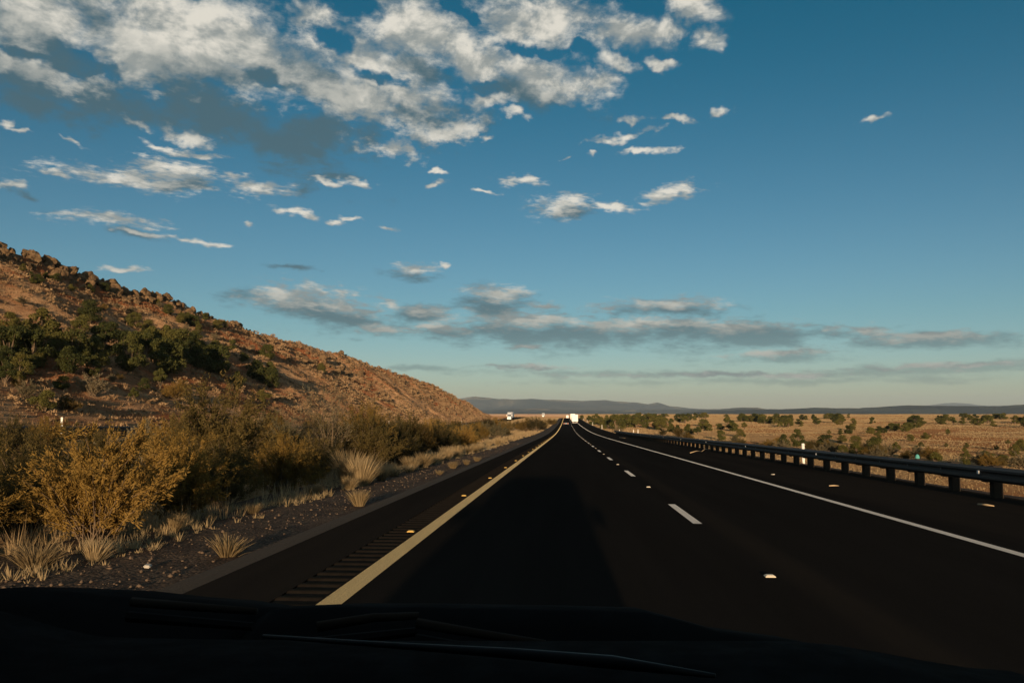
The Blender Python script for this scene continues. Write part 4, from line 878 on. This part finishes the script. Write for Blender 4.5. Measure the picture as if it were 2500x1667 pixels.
def suv(loc, rot, label):
    o = empty('car', loc, label, 'car', None, rot)
    low = [[(x, y, z) for x, z in [(-.9, .38), (.9, .38), (.93, .75), (.88, 1.02), (-.88, 1.02), (-.93, .75)]] for y in (0, .12, 4.3)]
    low[0] = [(x * .96, y, z * .98) for x, y, z in low[0]]; low += [[(x * .9, 4.7, z * .86 + .03) for x, _, z in low[0]]]
    link('body', MB().loft(low).mesh('body', .04), M_BLACKP, o)
    cabn = [[(-.86, .10, 1.02), (.86, .10, 1.02), (.86, 3.35, 1.02), (-.86, 3.35, 1.02)], [(-.70, .42, 1.60), (.70, .42, 1.60), (.70, 2.35, 1.60), (-.70, 2.35, 1.60)]]
    link('cabin', MB().loft(cabn).mesh('cabin', .05), M_BLACKP, o)
    link('rear_window', MB().add([(-.72, .155, 1.10), (.72, .155, 1.10), (.62, .375, 1.52), (-.62, .375, 1.52), (-.72, .175, 1.10), (.72, .175, 1.10), (.62, .395, 1.52), (-.62, .395, 1.52)], [(0, 1, 2, 3), (7, 6, 5, 4), (0, 4, 5, 1), (2, 6, 7, 3), (1, 5, 6, 2), (0, 3, 7, 4)]).mesh('rear_window'), M_DARKGL, o)
    link('number_plate', MB().box(-.26, .26, -.02, .012, .72, .90).mesh('number_plate', .005), M_PLATE, o)
    link('rear_bumper', MB().box(-.88, .88, -.08, .10, .40, .58).mesh('rear_bumper', .03), M_BLACKP, o)
    for sx in (-1, 1):
        link('tail_light', MB().box(sx * .70 - .19, sx * .70 + .19, -.03, .08, .72, .90).mesh('tail_light', .02), M_REDL, o)
        link('door_mirror', MB().box(sx * 1.02 - .09, sx * 1.02 + .09, 2.9, 3.02, 1.0, 1.16).mesh('door_mirror', .03), M_BLACKP, o)
        for y in (.85, 3.75): wheel(o, sx * .82, y, .36, .24)
suv((-.1, 305, float(zr(305))), (sl(307), 0, 0), 'black car with red tail lights ahead in the left lane')

# ------------------------------------------------------------------ the car the picture is taken from
SLOPE = -math.atan(.0204); XC = -.45
car = empty('car', (XC, 0, 0), 'black car interior, dashboard, bonnet edge and wipers along the bottom', 'car', None, (SLOPE, 0, 0))
def cx(x): return x - XC
HP = [(-1.45, 1.075), (-1.30, 1.12), (-1.10, 1.162), (-.92, 1.157), (-.80, 1.146), (-.69, 1.14), (-.585, 1.128), (-.57, 1.116), (-.545, 1.132), (-.44, 1.138), (-.28, 1.14), (.0, 1.1395), (.14, 1.138), (.23, 1.116), (.28, 1.102), (.44, 1.083), (.49, 1.07), (.53, 1.03)]
HPx, HPz = [p[0] for p in HP], [p[1] for p in HP]
hx = np.unique(np.concatenate([np.linspace(-1.43, .52, 60), np.array(HPx[1:-1])])); hy = np.array([1.16, 1.22, 1.32, 1.42, 1.50, 1.62, 1.8, 2.0, 2.2, 2.4, 2.52])
def hood_z(x, y):
    z = np.interp(x, HPx, HPz) + .0306; t = y - 1.5
    return z - np.where(t > 0, .13 * t + .16 * t * t, .22 * -t) - .02
gx_, gy_ = np.meshgrid(hx, hy); V = np.stack([gx_ - XC, gy_, hood_z(gx_, gy_)], -1).reshape(-1, 3); i = np.arange(V.shape[0]).reshape(len(hy), len(hx))
link('bonnet', np_mesh('bonnet', V, np.stack([i[:-1, :-1], i[:-1, 1:], i[1:, 1:], i[1:, :-1]], -1).reshape(-1, 4), True), M_CARBODY, car)
link('nose', MB().box(-.95, .95, 2.50, 2.72, .35, .86).mesh('nose', .08), M_CARBODY, car)
dx = np.linspace(-1.40, .50, 40); dy = np.array([.30, .42, .55, .66, .76, .84, .90, .97])
gx_, gy_ = np.meshgrid(dx, dy); gz_ = 1.242 + .006 * np.sin(gx_ * 3) - .03 * sstep(gx_, .25, .5) - .16 * sstep(-gy_, -.42, -.30) - .012 * sstep(gy_, .86, .97) + .035 * sstep(-gx_, .55, .75) * sstep(gy_, .3, .6) * (1 - sstep(-gx_, 1.1, 1.35))
V = np.stack([gx_ - XC, gy_, gz_], -1).reshape(-1, 3); i = np.arange(V.shape[0]).reshape(len(dy), len(dx))
link('dashboard', np_mesh('dashboard', V, np.stack([i[:-1, :-1], i[:-1, 1:], i[1:, 1:], i[1:, :-1]], -1).reshape(-1, 4), True), M_DASH, car)
def ray_pt(px, row, y):
    d = pix_dir(px, row); k = y / d.y; return (d.x * k - XC, y, CAM_H + d.z * k + y * .0204)
link('dashboard_trim', MB().tube([ray_pt(620, 1568, .85), ray_pt(950, 1592, .82), ray_pt(1250, 1613, .79), ray_pt(1500, 1636, .76), ray_pt(1760, 1672, .73)], [.002, .003, .005, .006, .002], 10).mesh('dashboard_trim', 0, True), M_TRIM, car)
def wiper(a, b, c):
    w = link('wiper_arm', MB().tube([ray_pt(*a), ray_pt(*b), ray_pt(*c)], [.007, .006, .005], 8).mesh('wiper_arm', 0, True), M_WIPER, car)
    p, q = Vector(ray_pt(*a)), Vector(ray_pt(*c)); off = Vector((0, -.01, -.018))
    link('blade', MB().tube([p + off, q + off], [.008, .006], 6).mesh('blade'), M_RUBBER, w)
wiper((300, 1478, 1.14), (450, 1490, 1.13), (610, 1502, 1.12)); wiper((760, 1541, 1.06), (900, 1518, 1.08), (1015, 1513, 1.09)); wiper((1010, 1532, 1.06), (1150, 1556, 1.05), (1330, 1584, 1.04))
link('windscreen', MB().add([(-.90, 1.0, 1.20), (.90, 1.0, 1.20), (.80, .36, 1.86), (-.80, .36, 1.86), (-.90, 1.006, 1.206), (.90, 1.006, 1.206), (.80, .366, 1.866), (-.80, .366, 1.866)], [(0, 1, 2, 3), (7, 6, 5, 4), (0, 4, 5, 1), (2, 6, 7, 3), (1, 5, 6, 2), (0, 3, 7, 4)]).mesh('windscreen'), M_CLEAR, car)
link('roof', MB().loft([[(-.90, y, 1.80 + h), (.90, y, 1.80 + h), (.86, y, 1.84 + h), (.6, y, 1.885 + h), (-.6, y, 1.885 + h), (-.86, y, 1.84 + h)] for y, h in ((.34, .01), (-.6, .02), (-2.0, .01), (-3.3, -.02))]).mesh('roof', .01), M_CARBODY, car)
link('tailgate', MB().box(-.95, .95, -3.50, -3.36, .40, 1.84).mesh('tailgate', .03), M_CARBODY, car)
link('floor_pan', MB().box(-.90, .90, -3.4, 2.4, .26, .36).mesh('floor_pan', .02), M_CARBODY, car)
link('firewall', MB().box(-.93, .93, 1.04, 1.12, .36, 1.10).mesh('firewall', .01), M_CARBODY, car)
for sx in (-1, 1):
    link('side_panel', MB().box(min(sx * .90, sx * .98), max(sx * .90, sx * .98), -3.45, 1.05, .34, 1.02).mesh('side_panel', .03), M_CARBODY, car)
    link('front_wing', MB().box(min(sx * .90, sx * .96), max(sx * .90, sx * .96), 1.06, 2.52, .34, .76).mesh('front_wing', .03), M_CARBODY, car)
    link('side_window', MB().box(min(sx * .905, sx * .93), max(sx * .905, sx * .93), -3.40, .05, 1.03, 1.80).mesh('side_window'), M_DARKGL, car)
    link('roof_pillar', MB().tube([(sx * .955, .78, 1.05), (sx * .90, .34, 1.83)], .035, 8).mesh('roof_pillar'), M_CARBODY, car)
    mr = link('door_mirror', MB().box(min(sx * 1.02, sx * 1.24), max(sx * 1.02, sx * 1.24), .50, .62, .94, 1.18).mesh('door_mirror', .04), M_CARBODY, car)
    link('mirror_stalk', MB().tube([(sx * .95, .58, 1.0), (sx * 1.06, .57, 1.02)], .025, 8).mesh('mirror_stalk'), M_CARBODY, mr)
    for y in (-2.7, 1.75): wheel(car, sx * .86, y, .36, .24)

# ------------------------------------------------------------------ air
hz = bpy.data.materials.new('haze'); hz.use_nodes = True; t_ = hz.node_tree; t_.nodes.clear()
o_ = t_.nodes.new('ShaderNodeOutputMaterial'); v_ = t_.nodes.new('ShaderNodeVolumePrincipled')
v_.inputs['Color'].default_value = (.62, .80, 1.0, 1); v_.inputs['Density'].default_value = HAZE_DENSITY; v_.inputs['Anisotropy'].default_value = 0.0
t_.links.new(v_.outputs[0], o_.inputs['Volume'])
link('haze', MB().box(-27500, 27500, -600, 28500, -60, 420).mesh('haze'), hz, kind='stuff', label='thin blue haze over the far plain')
